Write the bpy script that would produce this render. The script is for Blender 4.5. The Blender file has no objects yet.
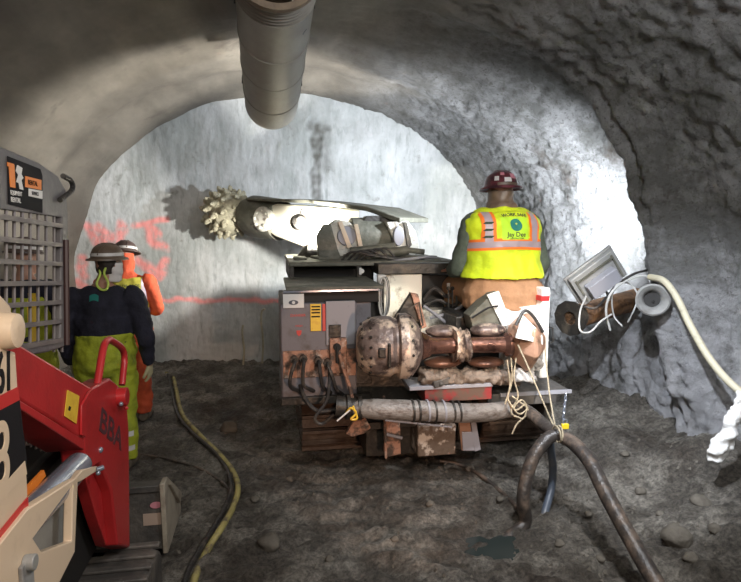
import bpy, bmesh, math, random
from mathutils import Vector, Matrix, noise, geometry
random.seed(7)
R = math.radians
F = 570.0; YAW = R(10); PIT = R(-6.6); CH = 2.0
col = bpy.context.scene.collection
V = Vector

# ------------------------------------------------------------ plan helpers: sight lines of the photograph used to read off real positions
def ray(px, py):
    x = (px-370.5)/F; y = -(py-291)/F
    c, s = math.cos(PIT), math.sin(PIT); v = (x, c-y*s, s+y*c)
    c, s = math.cos(YAW), math.sin(YAW)
    return V((v[0]*c+v[1]*s, -v[0]*s+v[1]*c, v[2]))
def P(px, py, Y):
    r = ray(px, py); t = Y/r.y; return V((r.x*t, Y, CH+r.z*t))
def PX(px, py, X):
    r = ray(px, py); t = X/r.x; return V((X, r.y*t, CH+r.z*t))
def PG(px, py, z=0.0):
    r = ray(px, py); t = (z-CH)/r.z; return V((r.x*t, r.y*t, z))

# ------------------------------------------------------------ materials
def mat(name, c, rough=.6, metal=0., c2=None, scale=6., lo=.4, hi=.6, bump=0., bscale=40., spec=.5, detail=6., stretch=None, c3=None, scale3=2., lo3=.5, hi3=.7):
    m = bpy.data.materials.new(name); m.use_nodes = True
    nt = m.node_tree; N = nt.nodes; L = nt.links
    b = N['Principled BSDF']
    b.inputs['Base Color'].default_value = (*c, 1); b.inputs['Roughness'].default_value = rough; b.inputs['Metallic'].default_value = metal
    b.inputs['Specular IOR Level'].default_value = spec
    g = N.new('ShaderNodeTexCoord'); src = g.outputs['Object']
    if stretch:
        mp = N.new('ShaderNodeMapping'); mp.inputs['Scale'].default_value = stretch; L.new(src, mp.inputs[0]); src = mp.outputs[0]
    out = None
    def nz(sc, det, lo_, hi_):
        n = N.new('ShaderNodeTexNoise'); n.inputs['Scale'].default_value = sc; n.inputs['Detail'].default_value = det; n.inputs['Roughness'].default_value = .65
        L.new(src, n.inputs['Vector'])
        r = N.new('ShaderNodeMapRange'); r.inputs[1].default_value = lo_; r.inputs[2].default_value = hi_; L.new(n.outputs[0], r.inputs[0]); return n, r.outputs[0]
    if c2:
        n, f = nz(scale, detail, lo, hi)
        mx = N.new('ShaderNodeMix'); mx.data_type = 'RGBA'; L.new(f, mx.inputs[0]); mx.inputs[6].default_value = (*c, 1); mx.inputs[7].default_value = (*c2, 1); out = mx.outputs[2]
    if c3:
        n, f = nz(scale3, detail, lo3, hi3)
        mx = N.new('ShaderNodeMix'); mx.data_type = 'RGBA'; L.new(f, mx.inputs[0])
        if out: L.new(out, mx.inputs[6])
        else: mx.inputs[6].default_value = (*c, 1)
        mx.inputs[7].default_value = (*c3, 1); out = mx.outputs[2]
    if out: L.new(out, b.inputs['Base Color'])
    if bump:
        n = N.new('ShaderNodeTexNoise'); n.inputs['Scale'].default_value = bscale; n.inputs['Detail'].default_value = 5; L.new(src, n.inputs['Vector'])
        bp = N.new('ShaderNodeBump'); bp.inputs['Strength'].default_value = bump; bp.inputs['Distance'].default_value = .02
        L.new(n.outputs[0], bp.inputs['Height']); L.new(bp.outputs[0], b.inputs['Normal'])
    return m
def emis(name, c, s):
    m = bpy.data.materials.new(name); m.use_nodes = True; b = m.node_tree.nodes['Principled BSDF']
    b.inputs['Base Color'].default_value = (*c, 1); b.inputs['Emission Color'].default_value = (*c, 1); b.inputs['Emission Strength'].default_value = s
    return m
MUD = (.13, .10, .075)
m_white = mat('dirty_white_paint', (.62, .60, .53), .45, 0, MUD, 7, .52, .68, .25, 30)
m_cream = mat('cream_paint', (.72, .56, .40), .4, 0, (.46, .34, .23), 5, .55, .8)
m_grey = mat('grey_cabinet_paint', (.17, .16, .175), .55, 0, (.09, .075, .065), 8, .52, .75, .1, 30)
m_greylight = mat('pale_grey_paint', (.30, .30, .33), .5, 0, (.15, .13, .12), 8, .6, .8)
m_warmsteel = mat('warm_lit_worn_steel', (.40, .21, .14), .55, .1, (.08, .055, .042), 11, .45, .58, .3, 40, c3=(.62, .50, .42), scale3=9, lo3=.58, hi3=.7)  # orange tint of warm lamplight painted into the worn steel
m_dark = mat('oily_dark_steel', (.035, .032, .028), .45, .3, (.10, .085, .065), 9, .5, .7, .3, 35)
m_olive = mat('dusty_olive_steel', (.11, .11, .085), .6, .1, (.22, .21, .17), 6, .45, .7, .3, 30)
m_black = mat('black_parts_and_shade', (.012, .011, .010), .7)  # black for real parts, and for shade painted into gaps
m_rubber = mat('black_rubber', (.028, .026, .025), .5, 0, (.12, .10, .08), 12, .5, .7, .3, 50)
m_track = mat('muddy_track_steel', (.085, .055, .04), .6, .2, (.15, .11, .08), 8, .45, .7, .6, 30)
m_drum = mat('scuffed_drum_steel', (.22, .17, .15), .38, .3, (.07, .05, .045), 9, .46, .6, .3, 30, c3=(.72, .58, .46), scale3=4, lo3=.50, hi3=.57)
m_shaft = mat('oily_red_brown_shaft', (.20, .10, .075), .26, .7, (.05, .025, .02), 9, .5, .7, .2, 40)
m_lobe = mat('brown_lobe_steel', (.17, .08, .05), .35, .5, (.08, .04, .03), 8, .45, .7, .3, 30)
m_facet = mat('orange_hub_paint', (.42, .24, .16), .4, .2, (.13, .08, .05), 10, .55, .7, .2, 30)
m_brightwhite = mat('bright_white_panel', (.85, .84, .80), .5, 0, (.30, .24, .19), 12, .58, .72, .2, 30)
m_pipe = mat('muddy_grey_pipe', (.27, .25, .23), .45, .1, (.10, .075, .06), 8, .5, .68, .35, 40, stretch=(1, 1, 2.))
m_mudbox = mat('mud_splashed_block', (.16, .12, .09), .6, 0, (.62, .54, .46), 10, .53, .6, .5, 25)
m_red = mat('red_paint', (.50, .028, .03), .32, 0, (.30, .02, .02), 5, .5, .8, .05, 60)
m_redw = mat('red_plate_paint', (.27, .03, .03), .6, 0, (.12, .075, .055), 9, .42, .56)
m_cab = mat('grey_cab_steel', (.13, .12, .125), .5, .1, (.19, .175, .17), 4, .4, .7, .1, 40)
m_mesh = mat('mesh_guard_steel', (.17, .15, .15), .5, .2, (.24, .21, .19), 9, .4, .7)
m_decalblack = mat('decal_black', (.012, .011, .013), .75, spec=.2)
m_decalred = mat('decal_red', (.55, .03, .03), .4)
m_orange = mat('decal_orange', (.85, .24, .03), .45)
m_decalwhite = mat('decal_white', (.75, .73, .70), .5)
m_yellow = mat('label_yellow', (.85, .55, .05), .45, 0, (.7, .38, .04), 20, .5, .7)
m_chrome = mat('hydraulic_rod', (.42, .46, .55), .25, .6, (.25, .26, .30), 5, .4, .7)
m_muddark = mat('muddy_dark_plate', (.07, .065, .06), .6, .1, (.17, .15, .13), 5, .45, .7, .4, 25)
m_bucket = mat('bucket_cream_edge', (.42, .37, .29), .55, 0, (.22, .18, .14), 6, .45, .7, .3, 30)
m_galv = mat('galvanised_duct', (.33, .32, .29), .55, .15, (.24, .225, .20), 3, .4, .7, .12, 20, stretch=(1, .6, 1))
m_ductin = mat('brown_duct_lining', (.16, .12, .085), .7, 0, (.25, .19, .13), 8, .4, .7, .3, 30)
m_wire = mat('pale_wire', (.55, .50, .40), .5)
m_rope = mat('tan_rope', (.50, .42, .29), .85, 0, (.3, .25, .17), 60, .4, .6, .4, 120)
m_rust = mat('rusty_pipe', (.23, .12, .055), .7, .2, (.10, .06, .04), 10, .45, .65, .5, 40)
m_lampgrey = mat('lamp_housing_grey', (.34, .34, .33), .5, .2, (.22, .21, .2), 9, .5, .7)
m_cable = mat('pale_cable', (.50, .50, .48), .5)
m_hosey = mat('yellow_striped_hose', (.42, .36, .13), .55, 0, (.16, .13, .08), 9, .48, .62, .2, 40)
m_hosec = mat('cream_hose', (.50, .46, .34), .6, 0, (.30, .27, .2), 9, .5, .7)
m_hosebrown = mat('muddy_hose', (.045, .038, .034), .38, 0, (.17, .125, .095), 7, .48, .66, .35, 40)
m_hoseblue = mat('blue_grey_hose', (.07, .085, .11), .4, 0, (.16, .15, .14), 9, .5, .7)
m_rag = mat('white_cloth', (.75, .75, .73), .9, 0, (.5, .49, .46), 14, .55, .75, .3, 50)
m_bag = mat('clear_plastic_bag', (.50, .48, .46), .25, 0, (.32, .29, .27), 14, .5, .7, .3, 40)
m_lock = mat('yellow_padlock_case', (.85, .62, .03), .35)
m_rock = mat('grey_brown_rock', (.09, .078, .062), .85, 0, (.16, .145, .12), 5, .4, .7, .6, 25)
m_stickerpink = mat('pink_sticker', (.62, .25, .30), .5)
# clothes
m_skin = mat('skin', (.42, .22, .15), .5)
m_hair = mat('dark_hair', (.03, .02, .015), .7)
m_navy = mat('navy_cloth', (.012, .012, .022), .85, 0, (.022, .022, .04), 9, .4, .7, .3, 60)
m_hivis = mat('hi_vis_trousers', (.42, .47, .03), .75, 0, (.20, .24, .025), 6, .48, .7, .3, 40)
m_orangecloth = mat('orange_cloth', (.62, .09, .03), .8, 0, (.40, .06, .025), 6, .45, .7, .3, 50)
m_duck = mat('brown_canvas', (.40, .215, .11), .85, 0, (.27, .14, .07), 6, .5, .75, .3, 60)
m_greenshirt = mat('grey_green_cloth', (.10, .13, .10), .85, 0, (.06, .075, .06), 8, .4, .7, .3, 50)
m_boot = mat('muddy_boot', (.06, .045, .03), .7, 0, (.14, .11, .08), 10, .4, .6)
m_glove = mat('pale_glove', (.45, .40, .24), .8)
m_tape = mat('silver_tape', (.72, .70, .68), .4, 0, (.6, .58, .56), 20)
m_hatbrown = mat('brown_hat_shell', (.17, .12, .085), .45, 0, (.10, .07, .05), 9, .4, .7)
m_hatdark = mat('dark_brown_hat_shell', (.07, .045, .04), .45, 0, (.12, .08, .06), 9, .5, .7)
m_hatmaroon = mat('maroon_hat_shell', (.15, .035, .045), .3, 0, (.05, .02, .025), 12, .45, .6)
m_mask = mat('white_face_cloth', (.72, .68, .66), .85, 0, (.5, .42, .4), 14, .55, .75)
m_lime = mat('lime_cord', (.55, .70, .12), .6)
m_teal = mat('teal_print', (.015, .20, .17), .7)
m_print = mat('dark_print', (.03, .06, .04), .8)

# ------------------------------------------------------------ mesh builder
WL = {}          # world origin of each empty / object used as a parent
class M:
    def __init__(s): s.v = []; s.f = []
    def add(s, vs, fs):
        o = len(s.v); s.v += [V(a) for a in vs]; s.f += [tuple(i+o for i in f) for f in fs]; return s
    def box(s, x0, x1, y0, y1, z0, z1):
        return s.add([(x, y, z) for z in (z0, z1) for y in (y0, y1) for x in (x0, x1)], [(0, 2, 3, 1), (4, 5, 7, 6), (0, 1, 5, 4), (2, 6, 7, 3), (0, 4, 6, 2), (1, 3, 7, 5)])
    def obox(s, c, size, rot=(0, 0, 0)):
        import mathutils
        q = mathutils.Euler([R(a) for a in rot]).to_matrix(); c = V(c); hx, hy, hz = [a/2 for a in size]
        return s.add([c+q@V((x, y, z)) for z in (-hz, hz) for y in (-hy, hy) for x in (-hx, hx)], [(0, 2, 3, 1), (4, 5, 7, 6), (0, 1, 5, 4), (2, 6, 7, 3), (0, 4, 6, 2), (1, 3, 7, 5)])
    def lathe(s, p0, axis, prof, n=24, closed=True):
        # prof: list of (distance along the axis, radius)
        p0 = V(p0); a = V(axis).normalized(); u = a.orthogonal().normalized(); w = a.cross(u)
        vs = []; fs = []
        for d, r in prof:
            for k in range(n):
                t = 2*math.pi*k/n; vs.append(p0+a*d+(u*math.cos(t)+w*math.sin(t))*max(r, 1e-4))
        for i in range(len(prof)-1):
            for k in range(n):
                k2 = (k+1) % n; fs.append((i*n+k, i*n+k2, (i+1)*n+k2, (i+1)*n+k))
        if closed:
            fs.append(tuple(range(n-1, -1, -1))); b = (len(prof)-1)*n; fs.append(tuple(b+k for k in range(n)))
        return s.add(vs, fs)
    def cyl(s, p0, p1, r, r2=None, n=20):
        p0 = V(p0); p1 = V(p1); d = (p1-p0)
        return s.lathe(p0, d, [(0, r), (d.length, r if r2 is None else r2)], n)
    def tube(s, pts, r, n=10, sub=6, smooth=True):
        pts = [V(p) for p in pts]; rr = r if isinstance(r, (list, tuple)) else [r]*len(pts)
        if smooth and len(pts) > 2: pts, rr = catmull(pts, rr, sub)
        t = (pts[1]-pts[0]).normalized(); u = t.orthogonal().normalized(); vs = []; fs = []
        for i, p in enumerate(pts):
            t2 = (pts[min(i+1, len(pts)-1)]-pts[max(i-1, 0)])
            t2 = t2.normalized() if t2.length > 1e-9 else t
            u = (u-t2*u.dot(t2)); u = u.normalized() if u.length > 1e-6 else t2.orthogonal().normalized(); w = t2.cross(u); t = t2
            for k in range(n):
                a = 2*math.pi*k/n; vs.append(p+(u*math.cos(a)+w*math.sin(a))*rr[i])
        m = len(pts)
        for i in range(m-1):
            for k in range(n):
                k2 = (k+1) % n; fs.append((i*n+k, i*n+k2, (i+1)*n+k2, (i+1)*n+k))
        fs.append(tuple(range(n-1, -1, -1))); fs.append(tuple((m-1)*n+k for k in range(n)))
        return s.add(vs, fs)
    def rings(s, rg, n=24):
        # rg: (centre, rx, ry[, xdir, ydir]) rings, lofted
        vs = []; fs = []
        for g in rg:
            c = V(g[0]); xd = V(g[3]) if len(g) > 3 else V((1, 0, 0)); yd = V(g[4]) if len(g) > 4 else V((0, 1, 0))
            for k in range(n):
                a = 2*math.pi*k/n; vs.append(c+xd*(math.cos(a)*g[1])+yd*(math.sin(a)*g[2]))
        for i in range(len(rg)-1):
            for k in range(n):
                k2 = (k+1) % n; fs.append((i*n+k, i*n+k2, (i+1)*n+k2, (i+1)*n+k))
        fs.append(tuple(range(n-1, -1, -1))); fs.append(tuple((len(rg)-1)*n+k for k in range(n)))
        return s.add(vs, fs)
    def ball(s, c, rx, ry=None, rz=None, n=16, m=10, rot=None):
        ry = rx if ry is None else ry; rz = rx if rz is None else rz; c = V(c); vs = []; fs = []
        for i in range(m+1):
            ph = math.pi*i/m
            for k in range(n):
                a = 2*math.pi*k/n; sr = max(math.sin(ph), 1e-3)
                p = V((rx*sr*math.cos(a), ry*sr*math.sin(a), rz*math.cos(ph)))
                if rot: p = rot@p
                vs.append(c+p)
        for i in range(m):
            for k in range(n):
                k2 = (k+1) % n; fs.append((i*n+k, (i+1)*n+k, (i+1)*n+k2, i*n+k2))
        fs.append(tuple(range(n))); fs.append(tuple(m*n+n-1-k for k in range(n)))
        return s.add(vs, fs)
    def prism(s, poly, d, holes=()):
        # poly: planar outline, d: thickness vector
        loops = [[V(p) for p in poly]]+[[V(p) for p in h] for h in holes]; d = V(d)
        tris = geometry.tessellate_polygon(loops); flat = [p for l in loops for p in l]; k = len(flat)
        vs = flat+[p+d for p in flat]; fs = [tuple(t) for t in tris]+[tuple(i+k for i in reversed(t)) for t in tris]; o = 0
        for l in loops:
            n = len(l)
            for i in range(n): j = (i+1) % n; fs.append((o+i, o+j, k+o+j, k+o+i))
            o += n
        return s.add(vs, fs)
    def mesh(s, name, org):
        me = bpy.data.meshes.new(name); me.from_pydata([tuple(p-org) for p in s.v], [], s.f); me.validate()
        bm = bmesh.new(); bm.from_mesh(me); bmesh.ops.recalc_face_normals(bm, faces=bm.faces); bm.to_mesh(me); bm.free(); return me
    def build(s, name, m, parent=None, bevel=0, smooth=True, remesh=0, disp=None, label=None, mats=None, ang=40, csmooth=0, orig=None):
        if parent is not None: org = WL[parent.name]
        elif orig is not None: org = V(orig)
        else:
            org = V((sum(p.x for p in s.v)/len(s.v), sum(p.y for p in s.v)/len(s.v), min(p.z for p in s.v)))
        me = s.mesh(name, org); o = bpy.data.objects.new(name, me); col.objects.link(o)
        if remesh:
            md = o.modifiers.new('r', 'REMESH'); md.mode = 'VOXEL'; md.voxel_size = remesh
            if csmooth: c = o.modifiers.new('s', 'SMOOTH'); c.factor = .5; c.iterations = csmooth
            dg = bpy.context.evaluated_depsgraph_get(); me2 = bpy.data.meshes.new_from_object(o.evaluated_get(dg)); o.modifiers.clear(); o.data = me2; bpy.data.meshes.remove(me); me = me2; me.name = name
        if disp:
            amp, sc = disp; ns = [v.normal.copy() for v in me.vertices]
            for v, nn in zip(me.vertices, ns): v.co += nn*(amp*noise.noise((v.co+org)*sc)+amp*.5*noise.noise((v.co+org)*sc*2.3))
        for mm in (mats or [m]): me.materials.append(mm)
        if bevel:
            b = o.modifiers.new('b', 'BEVEL'); b.width = bevel; b.segments = 2; b.limit_method = 'ANGLE'; b.angle_limit = R(35)
        if smooth:
            me.polygons.foreach_set('use_smooth', [True]*len(me.polygons))
            if not remesh: me.set_sharp_from_angle(angle=R(ang))
        if parent is not None: o.parent = parent
        else: o.location = org
        WL[o.name] = org
        if label: o['label'] = label
        return o
def catmull(pts, rr, sub):
    q = [pts[0]*2-pts[1]]+pts+[pts[-1]*2-pts[-2]]; rq = [rr[0]]+list(rr)+[rr[-1]]; op = []; orr = []
    for i in range(1, len(q)-2):
        for k in range(sub):
            t = k/sub; a, b, c, d = q[i-1:i+3]
            op.append(.5*((2*b)+(c-a)*t+(2*a-5*b+4*c-d)*t*t+(3*b-a-3*c+d)*t**3)); orr.append(rq[i]+(rq[i+1]-rq[i])*t)
    op.append(pts[-1]); orr.append(rr[-1]); return op, orr
def tag(o, label, cat, group=None, kind=None):
    if label: o['label'] = label
    if cat: o['category'] = cat
    if group: o['group'] = group
    if kind: o['kind'] = kind
    return o
def thing(name, loc, label, cat, group=None):
    o = bpy.data.objects.new(name, None); o.empty_display_size = .1; col.objects.link(o); o.location = loc; WL[o.name] = V(loc)
    return tag(o, label, cat, group)
def text(name, s, size, org, xd, yd, m, parent, ext=.001, align='CENTER', sx=1.0, bend=0):
    cu = bpy.data.curves.new(name, 'FONT'); cu.body = s; cu.size = size; cu.extrude = ext; cu.align_x = align; cu.align_y = 'CENTER'; cu.offset = size*.012
    t = bpy.data.objects.new('t', cu); col.objects.link(t); dg = bpy.context.evaluated_depsgraph_get()
    me = bpy.data.meshes.new_from_object(t.evaluated_get(dg)); bpy.data.objects.remove(t)
    xd = V(xd).normalized(); yd = V(yd).normalized(); zd = xd.cross(yd); org = V(org)-WL[parent.name]
    for v in me.vertices:
        x, y, z = v.co; x *= sx; y += bend*x*x
        v.co = org+xd*x+yd*y+zd*z
    me.materials.append(m); o = bpy.data.objects.new(name, me); col.objects.link(o); o.parent = parent; WL[o.name] = WL[parent.name]; return o
# ============================================================ the tunnel
YF = 8.2
def prof(s):
    """s in 0..1 round the lining from left foot over the crown to right foot -> x, z and the outward direction"""
    cx, cz, a, b = .34, 1.45, 2.90, 2.34
    if s < .16: t = s/.16; return cx-a-.10*(1-t)*0, -.25+t*(cz+.25), -1, 0
    if s > .84: t = (1-s)/.16; return cx+a+.02*(1-t), -.25+t*(cz+.25), 1, 0
    t = math.pi*(1-(s-.16)/.68)
    return cx+a*math.cos(t), cz+b*math.sin(t), math.cos(t), math.sin(t)
def lining_point(s, y):
    x, z, nx, nz = prof(s)
    p = V((x, y, z))
    right = min(max((x-.2)/2.2, 0), 1); right = right*right*(3-2*right)
    fl = 1+.022*(YF-y)*(.7 if x > 0 else .5)*(1 if abs(x) > 1 else .4)                # wider towards the portal
    d = 0
    d -= (.32*math.exp(-((y-4.20-.10*(z-1.5))/(.15 if y > 4.2 else .3))**2)+.05*math.exp(-((y-3.5)/.35)**2))*right*min(1, max(.15, (z-.2)/1.1))*(1-.8*min(1, max(0, (z-2.3)/.8)))    # rib of an earlier advance
    d += .10*math.exp(-((y-4.75)/.4)**2)*right
    d -= .05*math.exp(-((y-6.2)/.25)**2)*(.35+.65*right)
    d += .06*math.exp(-((y-7.1)/.3)**2)
    d += .06*noise.noise(p*.9)+.04*noise.noise(p*2.1)
    rough = .15+.85*right
    f = noise.fractal(p*5.5, 1.0, 2.0, 5)
    d += rough*.013*f
    tb = noise.turbulence(p*12, 4, False)
    d -= rough*.034*tb
    if x > 1.5 and z < 1.3:                                                           # runs of shotcrete down the lower right wall
        k = min(1, (1.3-z)/.6); d -= k*.14*abs(noise.noise(V((p.y*5.5, p.z*1.6, 3))))+k*.03*noise.noise(p*5)
    return V((.38+(x-.38)*fl+nx*d, y, z+nz*d))
def lining(name, s0, s1, ns):
    ys = []; y = -5.0
    while y < 2: ys.append(y); y += .35
    while y < YF+.18: ys.append(y); y += .034
    me = bpy.data.meshes.new(name); vs = []; fs = []
    for y in ys:
        for i in range(ns+1): vs.append(tuple(lining_point(s0+(s1-s0)*i/ns, y)))
    n = ns+1
    for j in range(len(ys)-1):
        for i in range(ns): fs.append((j*n+i, j*n+i+1, (j+1)*n+i+1, (j+1)*n+i))
    me.from_pydata(vs, [], fs); me.polygons.foreach_set('use_smooth', [True]*len(fs)); me.materials.append(m_shot)
    o = bpy.data.objects.new(name, me); col.objects.link(o); o['kind'] = 'structure'; return o
def shot_mat():
    m = bpy.data.materials.new('shotcrete_lining'); m.use_nodes = True; nt = m.node_tree; N = nt.nodes; L = nt.links; b = N['Principled BSDF']
    g = N.new('ShaderNodeNewGeometry'); sp = N.new('ShaderNodeSeparateXYZ'); L.new(g.outputs['Position'], sp.inputs[0])
    def noi(sc, det, ro=.6, v=None):
        n = N.new('ShaderNodeTexNoise'); n.inputs['Scale'].default_value = sc; n.inputs['Detail'].default_value = det; n.inputs['Roughness'].default_value = ro; L.new(v or g.outputs['Position'], n.inputs['Vector']); return n.outputs[0]
    def mr(x, a, b_, c=0, d=1):
        r = N.new('ShaderNodeMapRange'); r.inputs[1].default_value = a; r.inputs[2].default_value = b_; r.inputs[3].default_value = c; r.inputs[4].default_value = d; L.new(x, r.inputs[0]); return r.outputs[0]
    def mix(f, a, c):
        x = N.new('ShaderNodeMix'); x.data_type = 'RGBA'; L.new(f, x.inputs[0])
        for i, q in ((6, a), (7, c)):
            if isinstance(q, tuple): x.inputs[i].default_value = (*q, 1)
            else: L.new(q, x.inputs[i])
        return x.outputs[2]
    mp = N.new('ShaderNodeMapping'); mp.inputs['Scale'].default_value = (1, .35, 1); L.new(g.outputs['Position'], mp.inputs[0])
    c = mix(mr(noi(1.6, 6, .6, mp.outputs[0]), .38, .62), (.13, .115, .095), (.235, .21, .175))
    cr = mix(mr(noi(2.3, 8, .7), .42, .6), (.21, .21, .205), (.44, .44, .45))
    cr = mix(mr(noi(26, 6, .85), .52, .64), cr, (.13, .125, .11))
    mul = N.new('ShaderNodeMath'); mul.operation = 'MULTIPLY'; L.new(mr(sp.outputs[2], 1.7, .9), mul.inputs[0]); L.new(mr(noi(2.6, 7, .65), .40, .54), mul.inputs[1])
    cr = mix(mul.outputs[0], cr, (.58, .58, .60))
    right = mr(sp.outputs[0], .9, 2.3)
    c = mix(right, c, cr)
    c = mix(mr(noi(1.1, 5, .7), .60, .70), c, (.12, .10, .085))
    L.new(c, b.inputs['Base Color']); b.inputs['Roughness'].default_value = .8
    bp = N.new('ShaderNodeBump'); bp.inputs['Distance'].default_value = .075; L.new(mr(sp.outputs[0], .3, 2.2, .16, 1), bp.inputs['Strength'])
    L.new(noi(24, 9, .8), bp.inputs['Height']); L.new(bp.outputs[0], b.inputs['Normal']); return m
m_shot = shot_mat()
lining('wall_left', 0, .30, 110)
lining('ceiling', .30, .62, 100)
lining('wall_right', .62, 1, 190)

# ---- working face (sprayed, with paint marks and a dark T-shaped mark as attributes)
def wob(p, a=.03, s=7): return a*noise.noise(V(p)*s)
def seg(x, z, a, b):
    ax, az = a; bx, bz = b; dx, dz = bx-ax, bz-az; t = max(0, min(1, ((x-ax)*dx+(z-az)*dz)/(dx*dx+dz*dz+1e-9))); return math.hypot(x-ax-t*dx, z-az-t*dz)
def fp(px, py): p = P(px, py, YF); return (p.x, p.z)
strokes = [([(88, 228), (95, 240)], .05), ([(97, 228), (110, 236)], .05), ([(122, 226), (120, 243), (124, 250)], .05), ([(103, 240), (103, 252)], .03),
           ([(133, 226), (167, 218)], .028), ([(145, 224), (152, 240), (165, 248)], .045), ([(150, 222), (158, 236)], .03), ([(140, 262), (158, 276), (165, 262)], .05),
           ([(82, 260), (84, 275)], .05), ([(152, 299), (215, 301), (285, 300)], .028), ([(285, 300), (330, 298)], .022), ([(78, 282), (90, 292)], .04)]
strokes = [([fp(*q) for q in s], w) for s, w in strokes]
tee_mark = [fp(317, 128), fp(316, 200)]  # dark T-shaped mark, slightly recessed
gx0, gx1, gz0, gz1, st = -2.75, 3.5, -.35, 4.0, .022
nx = int((gx1-gx0)/st); nz_ = int((gz1-gz0)/st); vs = []; pk = []; kf = []
for j in range(nz_+1):
    for i in range(nx+1):
        x = gx0+i*st; z = gz0+j*st; p = V((x, 0, z))
        y = YF+.07*noise.noise(p*1.1)+.03*noise.noise(p*3)+.009*noise.fractal(V((x*16, 0, z*3)), 1, 2, 3)+.008*noise.noise(p*22)
        y += -.10*max(0, 1.0-z)*.6*abs(noise.noise(p*2.2))
        xx = x+wob((x*2, 1, z*2), .05, 3); zz = z+wob((x*2, 5, z*2), .05, 3); v = 0
        for s, w in strokes:
            d = min(seg(xx, zz, s[k], s[k+1]) for k in range(len(s)-1)); v = max(v, 1-max(0, min(1, (d-w*.7)/(w*1.1))))
        pk.append(v*.9)
        d = seg(xx, zz, tee_mark[0], tee_mark[1]); e = seg(xx, zz, (tee_mark[0][0]-.11, tee_mark[0][1]), (tee_mark[0][0]+.12, tee_mark[0][1]))
        k = max(1-max(0, min(1, (d-.045)/.05)), .9*(1-max(0, min(1, (e-.02)/.06))), .55*(1-max(0, min(1, (seg(xx, zz, (tee_mark[0][0]+.03, tee_mark[0][1]), (tee_mark[0][0]+.08, tee_mark[0][1]-.5))-.05)/.12))))
        if k > 0: y += .04*k
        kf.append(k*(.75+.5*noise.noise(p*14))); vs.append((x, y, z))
n = nx+1; me = bpy.data.meshes.new('wall_front')
me.from_pydata(vs, [], [(j*n+i, j*n+i+1, (j+1)*n+i+1, (j+1)*n+i) for j in range(nz_) for i in range(nx)])
for nm, arr in (('paint', pk), ('tee_mark', kf)): me.attributes.new(nm, 'FLOAT', 'POINT').data.foreach_set('value', arr)
me.polygons.foreach_set('use_smooth', [True]*len(me.polygons))
def face_mat():
    m = bpy.data.materials.new('sprayed_face'); m.use_nodes = True; nt = m.node_tree; N = nt.nodes; L = nt.links; b = N['Principled BSDF']
    g = N.new('ShaderNodeNewGeometry')
    def noi(sc, det, ro=.6, stretch=None):
        v = g.outputs['Position']
        if stretch: mp = N.new('ShaderNodeMapping'); mp.inputs['Scale'].default_value = stretch; L.new(v, mp.inputs[0]); v = mp.outputs[0]
        n = N.new('ShaderNodeTexNoise'); n.inputs['Scale'].default_value = sc; n.inputs['Detail'].default_value = det; n.inputs['Roughness'].default_value = ro; L.new(v, n.inputs['Vector']); return n.outputs[0]
    def mr(x, a, b_, c=0, d=1):
        r = N.new('ShaderNodeMapRange'); r.inputs[1].default_value = a; r.inputs[2].default_value = b_; r.inputs[3].default_value = c; r.inputs[4].default_value = d; L.new(x, r.inputs[0]); return r.outputs[0]
    def mix(f, a, c):
        x = N.new('ShaderNodeMix'); x.data_type = 'RGBA'; L.new(f, x.inputs[0])
        for i, q in ((6, a), (7, c)):
            if isinstance(q, tuple): x.inputs[i].default_value = (*q, 1)
            else: L.new(q, x.inputs[i])
        return x.outputs[2]
    def att(nm): a = N.new('ShaderNodeAttribute'); a.attribute_name = nm; return a.outputs['Fac']
    c = mix(mr(noi(1.5, 7, .65, (1, 1, .7)), .40, .62), (.40, .42, .41), (.60, .61, .61))
    c = mix(mr(noi(14, 4, .6, (1, 1, .25)), .55, .75), c, (.34, .36, .35))
    c = mix(mr(noi(4, 6), .62, .72), c, (.27, .27, .25))
    mu = N.new('ShaderNodeMath'); mu.operation = 'MULTIPLY'; L.new(att('paint'), mu.inputs[0]); L.new(mr(noi(11, 5), .30, .5, .35, 1), mu.inputs[1])
    c = mix(mu.outputs[0], c, (1.0, .36, .34))
    c = mix(mr(att('tee_mark'), 0, 1, 0, .9), c, (.10, .095, .08))
    L.new(c, b.inputs['Base Color']); b.inputs['Roughness'].default_value = .75
    bp = N.new('ShaderNodeBump'); bp.inputs['Distance'].default_value = .02; bp.inputs['Strength'].default_value = .45
    L.new(noi(34, 5, .6, (1, 1, .45)), bp.inputs['Height']); L.new(bp.outputs[0], b.inputs['Normal']); return m
me.materials.append(face_mat()); o = bpy.data.objects.new('wall_front', me); col.objects.link(o); o['kind'] = 'structure'

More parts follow.
